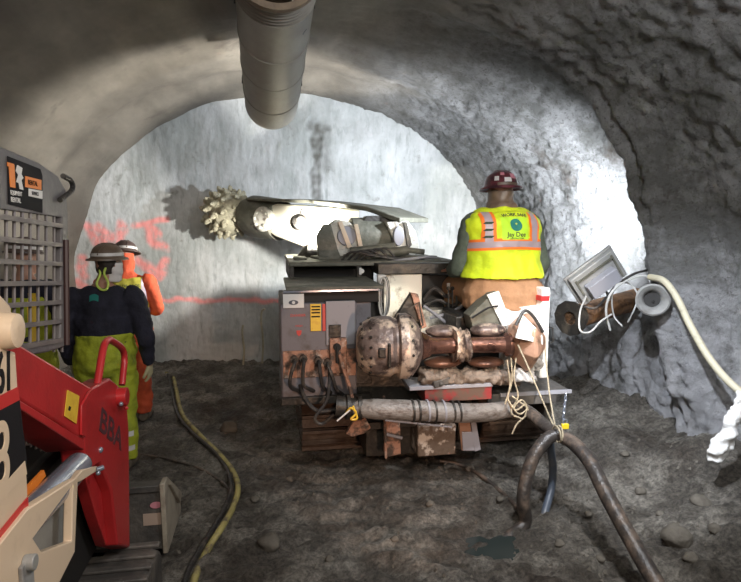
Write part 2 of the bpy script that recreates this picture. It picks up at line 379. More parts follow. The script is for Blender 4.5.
# ---- muddy floor
PUD = PG(490, 545)
def gz(x, y):
    p = V((x, y, 0)); z = .05*noise.noise(p*.8)+.030*noise.noise(p*2.3)
    if x > 2.0: t = x-2.0; z += .30*t*min(1, t)*(.8+.5*noise.noise(p*1.7))
    if x < -1.9: z += .25*(-1.9-x)
    z += .10*max(0, (y-7.3))
    wet = noise.noise(p*1.3+V((3, 1, 0)))
    z += (.030+.03*max(0, wet))*noise.fractal(p*5.0, .8, 2, 6)
    z -= .030*noise.turbulence(p*9, 4, False)
    z -= .07*math.exp(-((x-PUD.x)**2/.05+(y-PUD.y)**2/.03))
    for c in (.55, 2.05):                                             # ruts of the crawler tracks
        d = abs(x-c-.05*math.sin(y*1.3))
        if d < .28 and y < 4.8: z -= .035*(1-d/.28)-.012*math.sin(y*42)*(1 if d < .22 else 0)
    return z
def grid_floor():
    xs = []; x = -2.9
    while x < 4.1: xs.append(x); x += .026
    ys = []; y = -5.0
    while y < 2.0: ys.append(y); y += .35
    while y < YF+.3: ys.append(y); y += .024 if y < 5 else .04
    vs = [(x, y, gz(x, y)) for y in ys for x in xs]; n = len(xs)
    me = bpy.data.meshes.new('floor'); me.from_pydata(vs, [], [(j*n+i, j*n+i+1, (j+1)*n+i+1, (j+1)*n+i) for j in range(len(ys)-1) for i in range(n-1)])
    me.polygons.foreach_set('use_smooth', [True]*len(me.polygons)); me.materials.append(m_mudfloor); o = bpy.data.objects.new('floor', me); col.objects.link(o); o['kind'] = 'structure'
def floor_mat():
    m = mat('muddy_ground', (.12, .106, .088), .75, 0, (.31, .285, .245), 2.6, .44, .60, 0, c3=(.065, .05, .038), scale3=1.1, lo3=.52, hi3=.66)
    nt = m.node_tree; N = nt.nodes; L = nt.links; b = N['Principled BSDF']; g = N.new('ShaderNodeNewGeometry')
    n = N.new('ShaderNodeTexNoise'); n.inputs['Scale'].default_value = 1.9; n.inputs['Detail'].default_value = 6; L.new(g.outputs['Position'], n.inputs['Vector'])
    r = N.new('ShaderNodeMapRange'); r.inputs[1].default_value = .42; r.inputs[2].default_value = .62; r.inputs[3].default_value = .38; r.inputs[4].default_value = .9; L.new(n.outputs[0], r.inputs[0]); L.new(r.outputs[0], b.inputs['Roughness'])
    n2 = N.new('ShaderNodeTexNoise'); n2.inputs['Scale'].default_value = 30; n2.inputs['Detail'].default_value = 9; n2.inputs['Roughness'].default_value = .85; L.new(g.outputs['Position'], n2.inputs['Vector'])
    bp = N.new('ShaderNodeBump'); bp.inputs['Distance'].default_value = .05; bp.inputs['Strength'].default_value = 1; L.new(n2.outputs[0], bp.inputs['Height']); L.new(bp.outputs[0], b.inputs['Normal'])
    n3 = N.new('ShaderNodeTexNoise'); n3.inputs['Scale'].default_value = 30; n3.inputs['Detail'].default_value = 8; n3.inputs['Roughness'].default_value = .8; L.new(g.outputs['Position'], n3.inputs['Vector'])
    r3 = N.new('ShaderNodeMapRange'); r3.inputs[1].default_value = .40; r3.inputs[2].default_value = .62; r3.inputs[3].default_value = .45; r3.inputs[4].default_value = 1.55; L.new(n3.outputs[0], r3.inputs[0])
    src = b.inputs['Base Color'].links[0].from_socket; vm = N.new('ShaderNodeVectorMath'); vm.operation = 'SCALE'; L.new(src, vm.inputs[0]); L.new(r3.outputs[0], vm.inputs['Scale']); L.new(vm.outputs[0], b.inputs['Base Color']); return m
m_mudfloor = floor_mat(); grid_floor()
def G(px, py, up=0.):
    """point of the muddy ground seen at a pixel"""
    p = PG(px, py, 0)
    for _ in range(4): p = PG(px, py, gz(p.x, p.y)+up)
    return p

b = M(); zz0 = gz(PUD.x, PUD.y)+.022; b.lathe((PUD.x, PUD.y, zz0-.004), (0, 0, 1), [(0, .3), (.004, .3)], 40)
for v in b.v: v.y = PUD.y+(v.y-PUD.y)*.5
tag(b.build('puddle', mat('muddy_water', (.03, .038, .036), .12)), 'small dark bluish puddle in the mud near the looped hose', 'puddle')
# ---- loose rock
def rock(c, r, m=m_rock, flat=.7, seed=0):
    b = M(); b.ball((0, 0, 0), 1, 1, 1, 14, 9); q = V((seed*3.1, seed*1.7, 2))
    for i, v in enumerate(b.v): k = 1+.35*noise.noise(v*1.3+q)+.16*noise.noise(v*3.5+q); b.v[i] = V((v.x*k*r, v.y*k*r*.85, v.z*k*r*flat))+V(c)
    return b.build('rock', m, None, orig=(c[0], c[1], c[2]-r*flat*.6), ang=180)
rk = [((676, 541), .10, 'largest brown rock on the ground, low in the right of the picture'), ((700, 505), .07, None), ((722, 480), .06, None), ((640, 492), .04, None), ((560, 545), .035, None),
      ((690, 560), .045, None), ((600, 560), .03, None), ((470, 470), .04, None), ((430, 505), .035, None), ((290, 480), .03, None), ((255, 500), .035, None), ((270, 545), .07, 'rounded brown lump of muck on the ground right of the floor hoses'),
      ((330, 560), .03, None), ((395, 540), .03, None), ((655, 470), .045, None), ((625, 455), .035, None), ((500, 500), .03, None), ((588, 515), .03, None), ((715, 530), .04, None), ((660, 515), .03, None), ((370, 500), .035, None), ((230, 430), .09, 'flat dark rock half sunk beside the crawler, above the floor hoses')]
for i, ((px, py), r, lb) in enumerate(rk):
    g = G(px, py); o = rock((g.x, g.y, g.z+r*.25), r, seed=i)
    if lb: tag(o, lb, 'rock')
    else: tag(o, 'small loose grey-brown rock half sunk in the muddy tunnel floor', 'rock', 'small loose rocks on the mud')
b = M()
for i in range(900):
    x = random.uniform(-1.2, 3.6); y = random.uniform(2.6, 7.5) if random.random() < .4 else random.uniform(2.6, 5.2); r = random.uniform(.006, .02); z = gz(x, y)
    q = random.random()*6; b.add([(x+r*math.cos(q), y+r*math.sin(q), z-r*.3), (x+r*math.cos(q+2.1), y+r*math.sin(q+2.1), z-r*.3), (x+r*math.cos(q+4.2), y+r*math.sin(q+4.2), z-r*.3), (x+r*.2, y, z+r*.9)], [(0, 1, 3), (1, 2, 3), (2, 0, 3), (0, 2, 1)])
tag(b.build('gravel', m_rock, smooth=False, orig=(1.2, 4.5, 0)), 'grey gravel and crumbs scattered over the muddy floor', 'gravel', kind='stuff')

# ---- two survey rods standing at the foot of the face
for px, top, lab, w in ((243, 325, 'short straight yellow rod standing against the foot of the white face', 0), (262, 311, 'taller bent-topped yellow rod standing against the foot of the white face', 1)):
    a = P(px, 362, YF-.18); t = P(px, top, YF-.16); a.z = gz(a.x, a.y)-.02
    pts = [a, a.lerp(t, .4)+V((.015, 0, 0)), a.lerp(t, .8)+V((-.01, 0, 0)), t]+([t+V((.04, -.02, .03))] if w else [])
    b = M(); b.tube(pts, .014, 8); tag(b.build('marker_rod', m_hosec), lab, 'rod')

# ---- ventilation duct
y0, y1, r = 3.55, 5.75, .25
a = P(277, 12, y0); c0 = V((a.x, y0, a.z+r)); a = P(272, 131, y1); c1 = V((a.x, y1, a.z+r))
ax = (c1-c0).normalized(); Ld = (c1-c0).length
t = thing('ventilation_duct', c0, 'large round grey ventilation duct hanging under the tunnel crown', 'duct')
b = M(); pr = [(0, r+.012), (.03, r+.012), (.035, r)]
for k in range(5): d = .06+k*.035; pr += [(d, r), (d+.008, r+.007), (d+.018, r)]
for d in (.75, 1.25, 1.8): pr += [(d-.03, r), (d-.012, r), (d-.006, r+.006), (d+.006, r+.006), (d+.012, r), (d+.03, r)]
pr += [(Ld-.02, r), (Ld, r-.004), (Ld, r-.02), (.005, r-.02), (0, r+.012)]
b.lathe(c0, ax, pr, 48, closed=False); b.build('duct_tube', m_galv, t)
b = M(); b.lathe(c0, ax, [(.004, r-.0205), (Ld*.95, r-.0205), (Ld*.95, r-.026), (.004, r-.026), (.004, r-.0205)], 48, closed=False); b.build('duct_lining', m_ductin, t, label='brown inside of the near mouth')
b = M(); b.lathe(c0-ax*.03, ax, [(0, r+.02), (.035, r+.02), (.035, r-.02), (0, r-.02), (0, r+.02)], 48, closed=False); b.build('mouth_ring', m_ductin, t, label='brown rim of the near mouth')
b = M(); u = V((1, 0, 0)); pts = [c0-ax*.05+V((-.12, 0, -.19)), c0-ax*.06+V((-.05, 0, -.24)), c0-ax*.06+V((.03, 0, -.255)), c0-ax*.05+V((.09, 0, -.21)), c0-ax*.04+V((.05, 0, -.13))]
b.tube(pts, .004, 6); b.build('tie_wire', m_wire, t)
for d in (.4, 1.7):
    b = M(); c = c0+ax*d; pts = [c+V((math.cos(q), 0, math.sin(q)))*(r+.006) for q in [math.pi*(-.02+k/16*1.04) for k in range(17)]]
    b.tube(pts, .006, 6, smooth=False); b.tube([c+V((0, 0, r)), c+V((0, 0, r+.5))], .005, 6); b.build('hanger', m_dark, t)
bb = text('stencil_mark', 'L', .09, c0+ax*.42+V((.19, 0, -.163)), (.65, 0, .75), (0, 1, 0), m_hoseblue, t)

# ============================================================ right wall fittings
# floodlight with its back to us
c = P(597, 277, 4.42); t = thing('floodlight', c, 'grey floodlight seen from behind, tilted above the rusty pipe on the right wall', 'light')
q = Matrix.Rotation(R(-38), 3, 'Y')
xd = V((math.cos(R(38)), -.15, math.sin(R(38)))).normalized(); yd = V((-.1, 1, .12)).normalized(); zd = xd.cross(yd).normalized(); yd = zd.cross(xd)
def slab(b, c, sx, sy, sz):
    b.add([c+xd*(i*sx/2)+yd*(j*sy/2)+zd*(k*sz/2) for k in (-1, 1) for j in (-1, 1) for i in (-1, 1)], [(0, 2, 3, 1), (4, 5, 7, 6), (0, 1, 5, 4), (2, 6, 7, 3), (0, 4, 6, 2), (1, 3, 7, 5)])
b = M(); slab(b, c, .44, .06, .28); slab(b, c+yd*.04, .48, .03, .31); b.build('lamp_housing', m_lampgrey, t, bevel=.008)
b = M(); slab(b, c+yd*.057, .36, .004, .21); b.build('lamp_lens', emis('lit_lens', (.9, .95, 1), 12), t)
b = M(); slab(b, c-yd*.065-zd*.04, .28, .08, .13); b.build('ballast_box', m_greylight, t, bevel=.006)
b = M()
for k in (-1, 1): slab(b, c+xd*(.18*k)-yd*.035, .015, .02, .22)
slab(b, c-yd*.04+zd*.09, .36, .02, .012); b.build('cooling_ribs', m_olive, t)
b = M(); d0 = P(609, 300, 4.5); b.tube([c-zd*.08-xd*.1-yd*.02, c-zd*.17, d0, c-zd*.13+xd*.14], .011, 8); b.build('bracket', m_lampgrey, t)
LAMP = c.copy(); LDIR = yd.copy()
# rusty pipe out of the wall
a = P(571, 318, 4.45); e = P(640, 298, 4.95); t = thing('rusty_pipe', a, 'short rusty brown pipe sticking out of the right wall under the floodlight', 'pipe')
d = (e-a).normalized(); b = M(); b.cyl(a, e, .102, n=28); b.build('pipe_body', m_rust, t)
b = M(); b.lathe(a-d*.02, d, [(0, .155), (.03, .15), (.035, .112), (.12, .108), (.12, .06), (0, .06), (0, .155)], 11, closed=False); b.lathe(a-d*.0, d, [(0, .063), (.02, .063)], 20); b.build('pipe_collar', m_dark, t, label='black jagged collar at the pipe mouth')  # inner dark disc stands for the shade in the bore
# grey cone sleeve
c = P(653, 300, 4.02); dd = V((.62, 1, -.08)).normalized()
t = thing('cone_sleeve', c, 'grey round cone-shaped pipe sleeve with dark mouth on the right wall', 'pipe sleeve')
b = M(); b.lathe(c, dd, [(0, .115), (.012, .128), (.03, .125), (.45, .10), (.45, .06), (.10, .06), (.03, .085), (0, .115)], 40, closed=False); b.build('sleeve_shell', m_lampgrey, t)
b = M(); b.lathe(c+dd*.09, dd, [(0, .062), (.02, .062)], 24); b.ball(c+dd*.085+V((.01, 0, -.02)), .012); b.build('mouth_shade', m_black, t)  # black disc painted as the shade inside the mouth
# hose from the wall to the right edge
b = M(); b.tube([P(650, 277, 4.15), P(664, 281, 3.98), P(677, 298, 3.85), P(690, 325, 3.68), P(712, 362, 3.45), P(741, 392, 3.22), P(790, 420, 2.95)], .026, 12)
tag(b.build('air_hose', m_hosec), 'cream hose drooping from the cone sleeve across the right wall', 'hose')
# looped cables
for k, (pts, rr, lab) in enumerate([
    ([(586, 296), (580, 312), (580, 330), (590, 332), (600, 322), (612, 314)], .008, 'pale cable looped round the rusty pipe near its black collar'),
    ([(610, 330), (606, 310), (612, 292), (628, 280), (645, 276), (652, 284)], .010, 'pale cable looped from the floodlight over to the cone sleeve'),
    ([(628, 322), (634, 310), (638, 296), (630, 284), (618, 284), (612, 296), (614, 316), (622, 326)], .007, 'thin pale cable hanging in a loop between pipe and cone sleeve'),
    ([(582, 306), (595, 308), (606, 298), (618, 284), (634, 274), (648, 270)], .011, 'dark cable bundled along the top of the rusty pipe')]):
    b = M(); b.tube([P(x, y, 4.28+(.03*k)+.04*math.sin(i*2+k)) for i, (x, y) in enumerate(pts)], rr, 8)
    tag(b.build('cable', m_rubber if k == 3 else m_cable), lab, 'cable')
# white rag low on the right wall
g = P(730, 430, 3.22); t = None
b = M(); rg = []
for (px, py, w, dp) in ((740, 392, .02, .02), (737, 405, .035, .03), (730, 425, .05, .04), (724, 440, .065, .045), (718, 452, .075, .05), (717, 460, .06, .04)): rg.append((P(px, py, 3.2), w, dp))
b.rings(rg, 20); tag(b.build('rag', m_rag, disp=(.028, 16), remesh=.012), 'crumpled white cloth hanging low on the right wall at the edge', 'rag')
# ============================================================ the tunnelling machine
RH = thing('roadheader', (1.3, 4.3, 0), 'large dirty tunnelling machine on crawler tracks facing the white face', 'tunnelling machine')
def pbox(b, x0, y0, x1, y1, Y, dep, shrink=0):
    """box whose rear face spans the pixels (x0,y0)-(x1,y1) at distance Y"""
    a = P(x0, (y0+y1)/2, Y); c = P(x1, (y0+y1)/2, Y); t = P((x0+x1)/2, y0, Y); u = P((x0+x1)/2, y1, Y)
    b.box(a.x, c.x, Y, Y+dep, u.z, t.z); return b
def pb(name, m, x0, y0, x1, y1, Y, dep, bevel=.006, parent=None, label=None, disp=None):
    b = M(); pbox(b, x0, y0, x1, y1, Y, dep); return b.build(name, m, parent or RH, bevel=bevel, label=label)
def pprism(name, m, pts, Y, dep, parent=None, bevel=.005, label=None):
    b = M(); b.prism([P(x, y, Y) for x, y in pts], (0, dep, 0)); return b.build(name, m, parent or RH, bevel=bevel, label=label)
# crawler tracks
def track(x0, x1, ya, yb, h):
    b = M(); n = 46; r = h/2; Lh = yb-ya-h; per = 2*Lh+math.pi*h; z0 = .02
    def pt(s, rr):
        s = s % per
        if s < Lh: return V((0, ya+r+s, z0+r-rr)), V((0, 0, -1))
        s -= Lh
        if s < math.pi*r: a = -math.pi/2+s/r; return V((0, yb-r+rr*math.cos(a), z0+r+rr*math.sin(a))), V((0, math.cos(a), math.sin(a)))
        s -= math.pi*r
        if s < Lh: return V((0, yb-r-s, z0+r+rr)), V((0, 0, 1))
        s -= Lh; a = math.pi/2+s/r; return V((0, ya+r+rr*math.cos(a), z0+r+rr*math.sin(a))), V((0, math.cos(a), math.sin(a)))
    for i in range(n):
        s0 = per*i/n; s1 = s0+per/n*.9
        for (ra, rb, e0, e1) in ((r-.05, r-.015, s0, s1), (r-.02, r+.02, s0+.005, s0+.03)):
            q = [pt(e0, ra)[0], pt(e1, ra)[0], pt(e1, rb)[0], pt(e0, rb)[0]]
            b.add([V((x0, p.y, p.z)) for p in q]+[V((x1, p.y, p.z)) for p in q], [(0, 1, 2, 3), (7, 6, 5, 4), (0, 4, 5, 1), (1, 5, 6, 2), (2, 6, 7, 3), (3, 7, 4, 0)])
    tb = b.build('crawler_track', m_track, RH, bevel=.003)
    b = M(); b.box(x0+.04, x1-.04, ya+r*.9, yb-r*.9, z0+.08, z0+h-.08)
    for y in (ya+r, yb-r): b.cyl((x0+.03, y, z0+r), (x1-.03, y, z0+r), r-.06, n=18)
    b.build('track_frame', m_dark, tb)
a = P(302, 440, 4.8); c = P(372, 440, 4.8); track(a.x, c.x, 4.72, 7.3, .46)
a = P(480, 436, 4.75); c = P(541, 436, 4.75); track(a.x, c.x, 4.66, 7.2, .42)
b = M(); b.box(P(372, 430, 4.8).x+.02, P(480, 430, 4.8).x-.02, 4.95, 7.2, .22, .62); b.box(.28, 2.05, 4.9, 7.3, .55, .95); b.build('chassis', m_dark, RH, bevel=.02)
# apron in front (loading table, hidden mostly)
b = M(); b.prism([(.2, 7.3, .05), (.2, 7.35, .5), (.2, 7.9, .04)], (1.9, 0, 0)); b.build('loading_apron', m_olive, RH)
# --- left electrical cabinet
Yc = 4.3
pb('electrical_cabinet', m_grey, 281, 303, 357, 402, Yc, .95, .012)
pb('cabinet_base', m_dark, 281, 396, 372, 404, Yc-.03, .9, .008)
pb('warm_light_band', m_warmsteel, 283, 350, 356, 377, Yc-.012, .02, .004, label='lower band of worn orange-stained steel')  # orange band painted in where warm light strikes the cabinet
pb('side_gap_shade', m_black, 303, 292, 379, 303, Yc+.04, .5)  # solid black strip painted in as the gap's shade
pb('cabinet_roof', m_olive, 286, 286.5, 384, 290, Yc+.0, .85, .006)
b = M(); a = P(283, 292, Yc-.02); c = P(379, 289.5, Yc-.02); b.obox((a+c)/2, ((c-a).length, .012, .014), (0, -math.degrees(math.atan2((c-a).z, (c-a).x)), 0)); b.build('roof_edge', m_chrome, RH, label='bright metal roof edge')
p = pb('pale_door', m_greylight, 326, 301, 355, 345, Yc-.018, .02, .004, label='pale grey door')
pb('door_latch', m_dark, 329, 325, 341, 337, Yc-.035, .02, .003, p)
pb('eye_sticker', m_decalwhite, 283, 294, 304, 308, Yc-.012, .012, .001, label='white square sticker with a dark eye-shaped emblem')
c = P(293.5, 302.5, Yc-.014); b = M(); b.lathe(c, (0, -1, 0), [(0, .036), (.003, .036)], 24)
for i, v in enumerate(b.v): v.z = c.z+(v.z-c.z)*.5
o = b.build('eye_emblem', m_hoseblue, RH); b = M(); b.lathe(c-V((0, .003, 0)), (0, -1, 0), [(0, .012), (.002, .012)], 16); b.build('eye_pupil', m_decalwhite, o)
w = pb('warning_strip', m_yellow, 310.5, 304, 321, 331, Yc-.012, .012, .001, label='yellow warning strip')
for k, yy in enumerate((306, 309, 312, 316)): pb('strip_line', m_decalblack, 311.5, yy, 320, yy+1.4, Yc-.014, .003, 0, w)
pb('red_strip', m_decalred, 322.5, 304, 325.5, 331, Yc-.012, .012, .001, label='narrow red strip')
c = P(298, 315.5, Yc-.002); text('red_lettering', 'DANGER', .026, c, (1, 0, 0), (0, 0, 1), m_decalred, RH, .001, sx=1.1)
c = P(299, 326, Yc-.002); text('red_lettering', 'HIGH', .020, c, (1, 0, 0), (0, 0, 1), m_decalred, RH, .001, sx=1.1)
b = M(); c = P(299, 333, Yc-.003); b.prism([c+V((-.02, 0, .02)), c+V((.02, 0, .02)), c+V((.016, 0, -.01)), c+V((0, 0, -.025)), c+V((-.016, 0, -.01))], (0, .003, 0)); b.build('shield_mark', m_decalred, RH)
# plugs and drooping cables on the cabinet
for k, (px, py) in enumerate(((294, 358), (303, 357), (318, 359), (327, 361))):
    c = P(px, py, Yc-.02); b = M(); b.cyl(c, c-V((0, .07, 0)), .024, n=14); b.cyl(c-V((0, .06, 0)), c-V((0, .075, 0)), .03, n=14); o = b.build('plug', m_dark, RH)
    b = M(); e = c-V((0, .08, 0)); b.tube([c-V((0, .06, 0)), c+V((0, -.11, -.015)), c+V((.02*(k-1.5), -.12, -.10)), c+V((.03*(k-1), -.09, -.20)), c+V((.06+.02*k, 0, -.27))], .014, 8); b.build('plug_cable', m_rubber, o)
b = M(); b.box(P(329, 343, Yc).x, P(346, 343, Yc).x, Yc-.06, Yc, P(330, 372, Yc).z, P(330, 337, Yc).z); o = b.build('isolator_switch', m_warmsteel, RH, bevel=.008)
c = P(337, 347, Yc-.07); b = M(); b.cyl(c+V((0, .02, 0)), c-V((0, .03, 0)), .028, n=16); b.obox(c-V((0, .03, .05)), (.022, .02, .14)); b.build('switch_lever', m_black, o, bevel=.004)
b = M(); b.tube([P(339, 352, 4.2), P(344, 370, 4.12), P(350, 388, 4.08), P(353, 402, 4.06)], .014, 8); b.build('brown_strap', m_warmsteel, RH)
b = M(); b.tube([P(330, 372, 4.2), P(329, 388, 4.14), P(326, 402, 4.12), P(315, 418, 4.1), P(322, 424, 4.1), P(334, 414, 4.1)], .013, 8)
b.tube([P(300, 385, 4.25), P(306, 400, 4.16), P(318, 411, 4.12), P(338, 409, 4.1), P(350, 411, 4.08)], .016, 8); b.build('hanging_cable', m_rubber, RH)
pb('junction_box', m_dark, 352, 350, 372, 384, Yc+.02, .4)
pb('recess_shade_block', m_black, 358, 303, 384, 400, Yc+.30, .5)  # solid black block, painted shade of the recess
# grey panel behind the drum and vertical conduit bundle
pb('rear_cover', m_grey, 356, 292, 371, 352, Yc+.06, .3, label='dark grey rear cover')
# --- upper deck
Yd = 5.0
b = M(); a = P(291, 283, Yd); c = P(457, 283, Yd); zt = P(370, 263, 5.3).z; b.box(a.x, P(380, 280, Yd).x, Yd+.3, 6.6, P(300, 284, Yd+.3).z, zt-.03)
b.build('engine_cover', m_black, RH, bevel=.02)
b = M(); a = P(289, 264, 5.0); c = P(460, 262, 5.0); b.box(a.x, c.x, 5.05, 6.5, zt-.01, zt+.03)
for k in range(7): b.obox((a.x+.12+k*.2, 5.5+.1*(k % 3), zt+.04), (.12, .3, .03), (0, 0, 10*k))
b.build('deck_plate', m_olive, RH, bevel=.01)
for x in (P(292, 270, Yd).x, P(360, 270, Yd).x):
    b = M(); b.box(x-.02, x+.02, 5.06, 5.12, P(300, 290, 5.0).z-.1, zt); b.build('deck_post', m_dark, RH, bevel=.004)
b = M(); c = P(362, 271, 5.02); b.cyl(c, c-V((0, .01, 0)), .02, n=14); c = P(359, 271, 5.02); b.box(c.x, c.x+.02, 5.0, 5.02, c.z-.03, c.z+.03); b.build('reflector', m_decalwhite, RH)
pb('dark_fascia', m_dark, 378, 263.5, 458, 274, 4.86, .35, .006)
b = M(); pbox(b, 384, 274, 422, 322, 4.9, .3); b.build('cream_panel', m_white, RH, bevel=.008, label='dusty cream panel under the deck')
b = M(); pbox(b, 421, 310, 460, 345, 4.84, .5); b.build('cream_step', m_white, RH, bevel=.01, label='cream lower step panel')
pb('deck_shade_block', m_black, 422, 275, 458, 310, 5.0, .5)  # solid black block in place of the hole's shade
b = M(); b.tube([P(424, 300, 4.9), P(434, 288, 4.86), P(446, 296, 4.85), P(458, 292, 4.84)], .02, 8); b.tube([P(424, 306, 4.86), P(438, 300, 4.82), P(452, 306, 4.8), P(462, 298, 4.78)], .016, 8); b.build('control_hose', m_rubber, RH)
pb('white_tag', m_decalwhite, 447, 283, 456, 290, 4.84, .01, .001)
b = M(); pbox(b, 378, 275, 386, 283, 4.6, .06); b.build('lamp_bracket', m_decalwhite, RH, bevel=.006)
for k in range(4):
    b = M(); c = P(383+1.2*k, 297, 4.52); b.tube([c+V((.035*math.cos(q), .02*k, .16*math.sin(q))) for q in [2*math.pi*j/14 for j in range(15)]], .009, 8, smooth=False); b.build('hose_coil', m_rubber if k % 2 else m_cable, RH)
b = M(); a = P(424, 317, 4.7); b.tube([P(424, 306, 4.7), P(440, 318, 4.6), P(455, 330, 4.5)], .014, 8); b.tube([P(430, 318, 4.66), P(452, 312, 4.6), P(470, 300, 4.55)], .014, 8); b.tube([P(432, 330, 4.62), P(455, 322, 4.55), P(480, 312, 4.5)], .012, 8); b.build('control_rod', m_greylight, RH)
# levers in front of the operator
for k in range(4):
    b = M(); c = P(449+4*k, 300, 4.72); b.tube([c-V((0, 0, .1)), c+V((0, .02, .09))], .008, 8, smooth=False); b.ball(c+V((0, .02, .1)), .018); b.build('control_lever', m_dark, RH)

# --- boom, slewed to the left towards the face
Bz = V((0, 0, 1)); A0 = P(405, 238, 5.9); B0 = P(262, 219, 7.35)
bd = (B0-A0).normalized(); side = bd.cross(Bz).normalized(); upv = side.cross(bd).normalized()      # side points to the right-rear
def bp(t, s, u): return A0+bd*t+side*s+upv*u
LB = (B0-A0).length+.0
def loft(b, secs):
    # secs: (t, half width, z low, z high)
    vs = []; fs = []
    for t, w, zl, zh in secs: vs += [bp(t, -w, zl), bp(t, w, zl), bp(t, w, zh), bp(t, -w, zh)]
    for i in range(len(secs)-1):
        for k in range(4): k2 = (k+1) % 4; fs.append((i*4+k, i*4+k2, i*4+4+k2, i*4+4+k))
    fs += [(3, 2, 1, 0), tuple(len(secs)*4-4+k for k in range(4))]; b.add(vs, fs); return b
boom = loft(M(), [(.75, .20, -.30, .24), (1.0, .24, -.26, .24), (LB-.42, .2, -.17, .22), (LB-.30, .17, -.14, .19)]).build('boom', mat('cream_boom_paint', (.80, .76, .62), .4, 0, MUD, 5, .60, .72), RH, bevel=.02)
loft(M(), [(-.10, .30, .17, .22), (.3, .33, .25, .30), (1.1, .31, .27, .31), (LB-.2, .26, .23, .26), (LB+.1, .2, .22, .25)]).build('boom_shield', m_olive, boom, bevel=.01, label='long dark shield plate along the boom')
b = M()
for k, t in enumerate((.35, .5)):
    pass
# dark arched housing between two pale brackets
ctr = P(374, 236, 5.85); b = M(); b.lathe(ctr-V((.27, 0, 0)), (1, .05, 0), [(0, .15), (.03, .19), (.5, .19), (.54, .15)], 28); b.build('slew_housing', m_olive, RH)
b = M(); b.prism([P(356, 262, 5.75), P(356, 232, 5.75), P(366, 216, 5.75), P(384, 215, 5.75), P(396, 226, 5.75), P(398, 262, 5.75)], (0, .15, 0)); b.build('slew_guard', m_dark, RH, bevel=.01)
def bracket(px0, flip=1):
    Y = 5.6; sh = px0-336
    o = M(); o.prism([P(x+sh, y, Y) for x, y in ((322, 259), (324, 226), (334, 219), (348, 222), (356, 233), (357, 246), (362, 259))], (0, .12, 0)); o = o.build('pivot_bracket', m_white, RH, bevel=.012)
    b = M(); c = P(345+sh, 236, Y-.03); b.cyl(c-V((.0, 0, 0)), c+V((0, .1, 0)), .095, n=26); b.build('pivot_pin', m_greylight, o, bevel=.008)
    b = M(); b.prism([P(x+sh, y, Y-.04) for x, y in ((336, 222), (340, 221), (350, 247), (346, 249))], (0, .04, 0)); b.prism([P(x+sh, y, Y-.05) for x, y in ((352, 224), (356, 224), (361, 247), (357, 248))], (0, .04, 0)); b.build('pivot_cheek', m_cream, o, bevel=.004); return o
bracket(338)
pprism('dark_shroud', m_olive, [(319, 262), (317, 236), (324, 224), (331, 224), (338, 250), (343, 262)], 5.55, .12)
def bracket2():
    o = pprism('pivot_bracket', m_white, [(386, 222), (408, 221), (416, 232), (420, 250), (414, 256), (398, 252), (393, 238)], 5.62, .15, bevel=.012)
    b = M(); c = P(399, 236, 5.58); b.cyl(c, c+V((0, .1, 0)), .10, n=26)
    for i, v in enumerate(b.v): v.x = c.x+(v.x-c.x)*.55
    b.build('pivot_pin', m_greylight, o, bevel=.008)
    pprism('pivot_cheek', m_dark, [(404, 222), (407, 222), (412, 245), (408, 250)], 5.58, .04, o)
bracket2()
# brackets' deck, greenish hydraulic cylinders lying across
b = M(); b.cyl(P(344, 259, 5.4), P(408, 250, 5.4), .045); b.cyl(P(408, 250, 5.4), P(424, 252, 5.4), .028); o = b.build('slew_cylinder', m_olive, RH)
b = M(); b.cyl(P(350, 251, 5.5), P(395, 246, 5.5), .035); b.build('slew_cylinder', m_olive, RH)
b = M()
for k in range(5):
    pts = [P(340+6*k, 262, 5.3), P(352+8*k, 252-k, 5.25), P(375+6*k, 256+k, 5.2), P(398+5*k, 258, 5.22), P(420+2*k, 262, 5.3)]; b.tube(pts, .011, 8)
b.build('hydraulic_hose', m_rubber, RH)
b = M(); b.tube([P(388, 262, 5.2), P(410, 259, 5.18), P(428, 257, 5.18), P(440, 259, 5.2)], .014, 8); b.build('steel_pipe', m_greylight, RH)
b = M(); b.ball(P(312, 255, 5.95), .12, .12, .11, 12, 8); o = b.build('cable_clump', m_dark, RH, disp=(.05, 9))
# boom lamp
LB_POS = P(318, 237, 5.86)
c = P(301, 221, 6.1); b = M(); b.lathe(c, (-.3, 1, -.15), [(0, .05), (.03, .085), (.10, .09), (.10, .075), (.09, .07)], 20); o = b.build('boom_lamp', m_dark, RH)
b = M(); b.tube([c+V((0, .03, .03)), c+V((0, .04, .10)), c+V((.05, .05, .13)), c+V((.2, .06, .0))], .01, 6); b.build('lamp_bracket', m_dark, o)
# gearbox drum and cutter head
g0 = bp(LB-.36, 0, .02); b = M(); b.lathe(g0, bd, [(0, .2), (.04, .255), (.50, .265), (.60, .22), (.76, .17)], 28); gbx = b.build('cutter_gearbox', m_olive, RH)
b = M(); b.lathe(g0+bd*.12, -side*1+V((0, 0, 0)), [(.0, .15), (.24, .15), (.26, .13)], 20)
for k in range(8): a_ = 2*math.pi*k/8; c = g0+bd*.12-side*.26+upv*(.10*math.cos(a_))+bd*(.10*math.sin(a_)); b.cyl(c, c-side*.02, .015, n=8)
b.build('gearbox_cover', m_white, gbx, label='pale round bolted cover')
hc = P(229, 213, 7.66); b = M(); hd = V((-.95, .30, -.02)).normalized()
b.lathe(hc-hd*.24, hd, [(0, .18), (.06, .25), (.18, .29), (.30, .27), (.42, .19), (.50, .08)], 26); m_cut = mat('dusty_cutter_steel', (.42, .39, .28), .7, .1, (.20, .18, .13), 8, .45, .65, .4, 30)
head = b.build('cutter_head', m_cut, RH, disp=(.035, 7))
hu = hd.orthogonal().normalized(); hw = hd.cross(hu); k = 0; proto = None
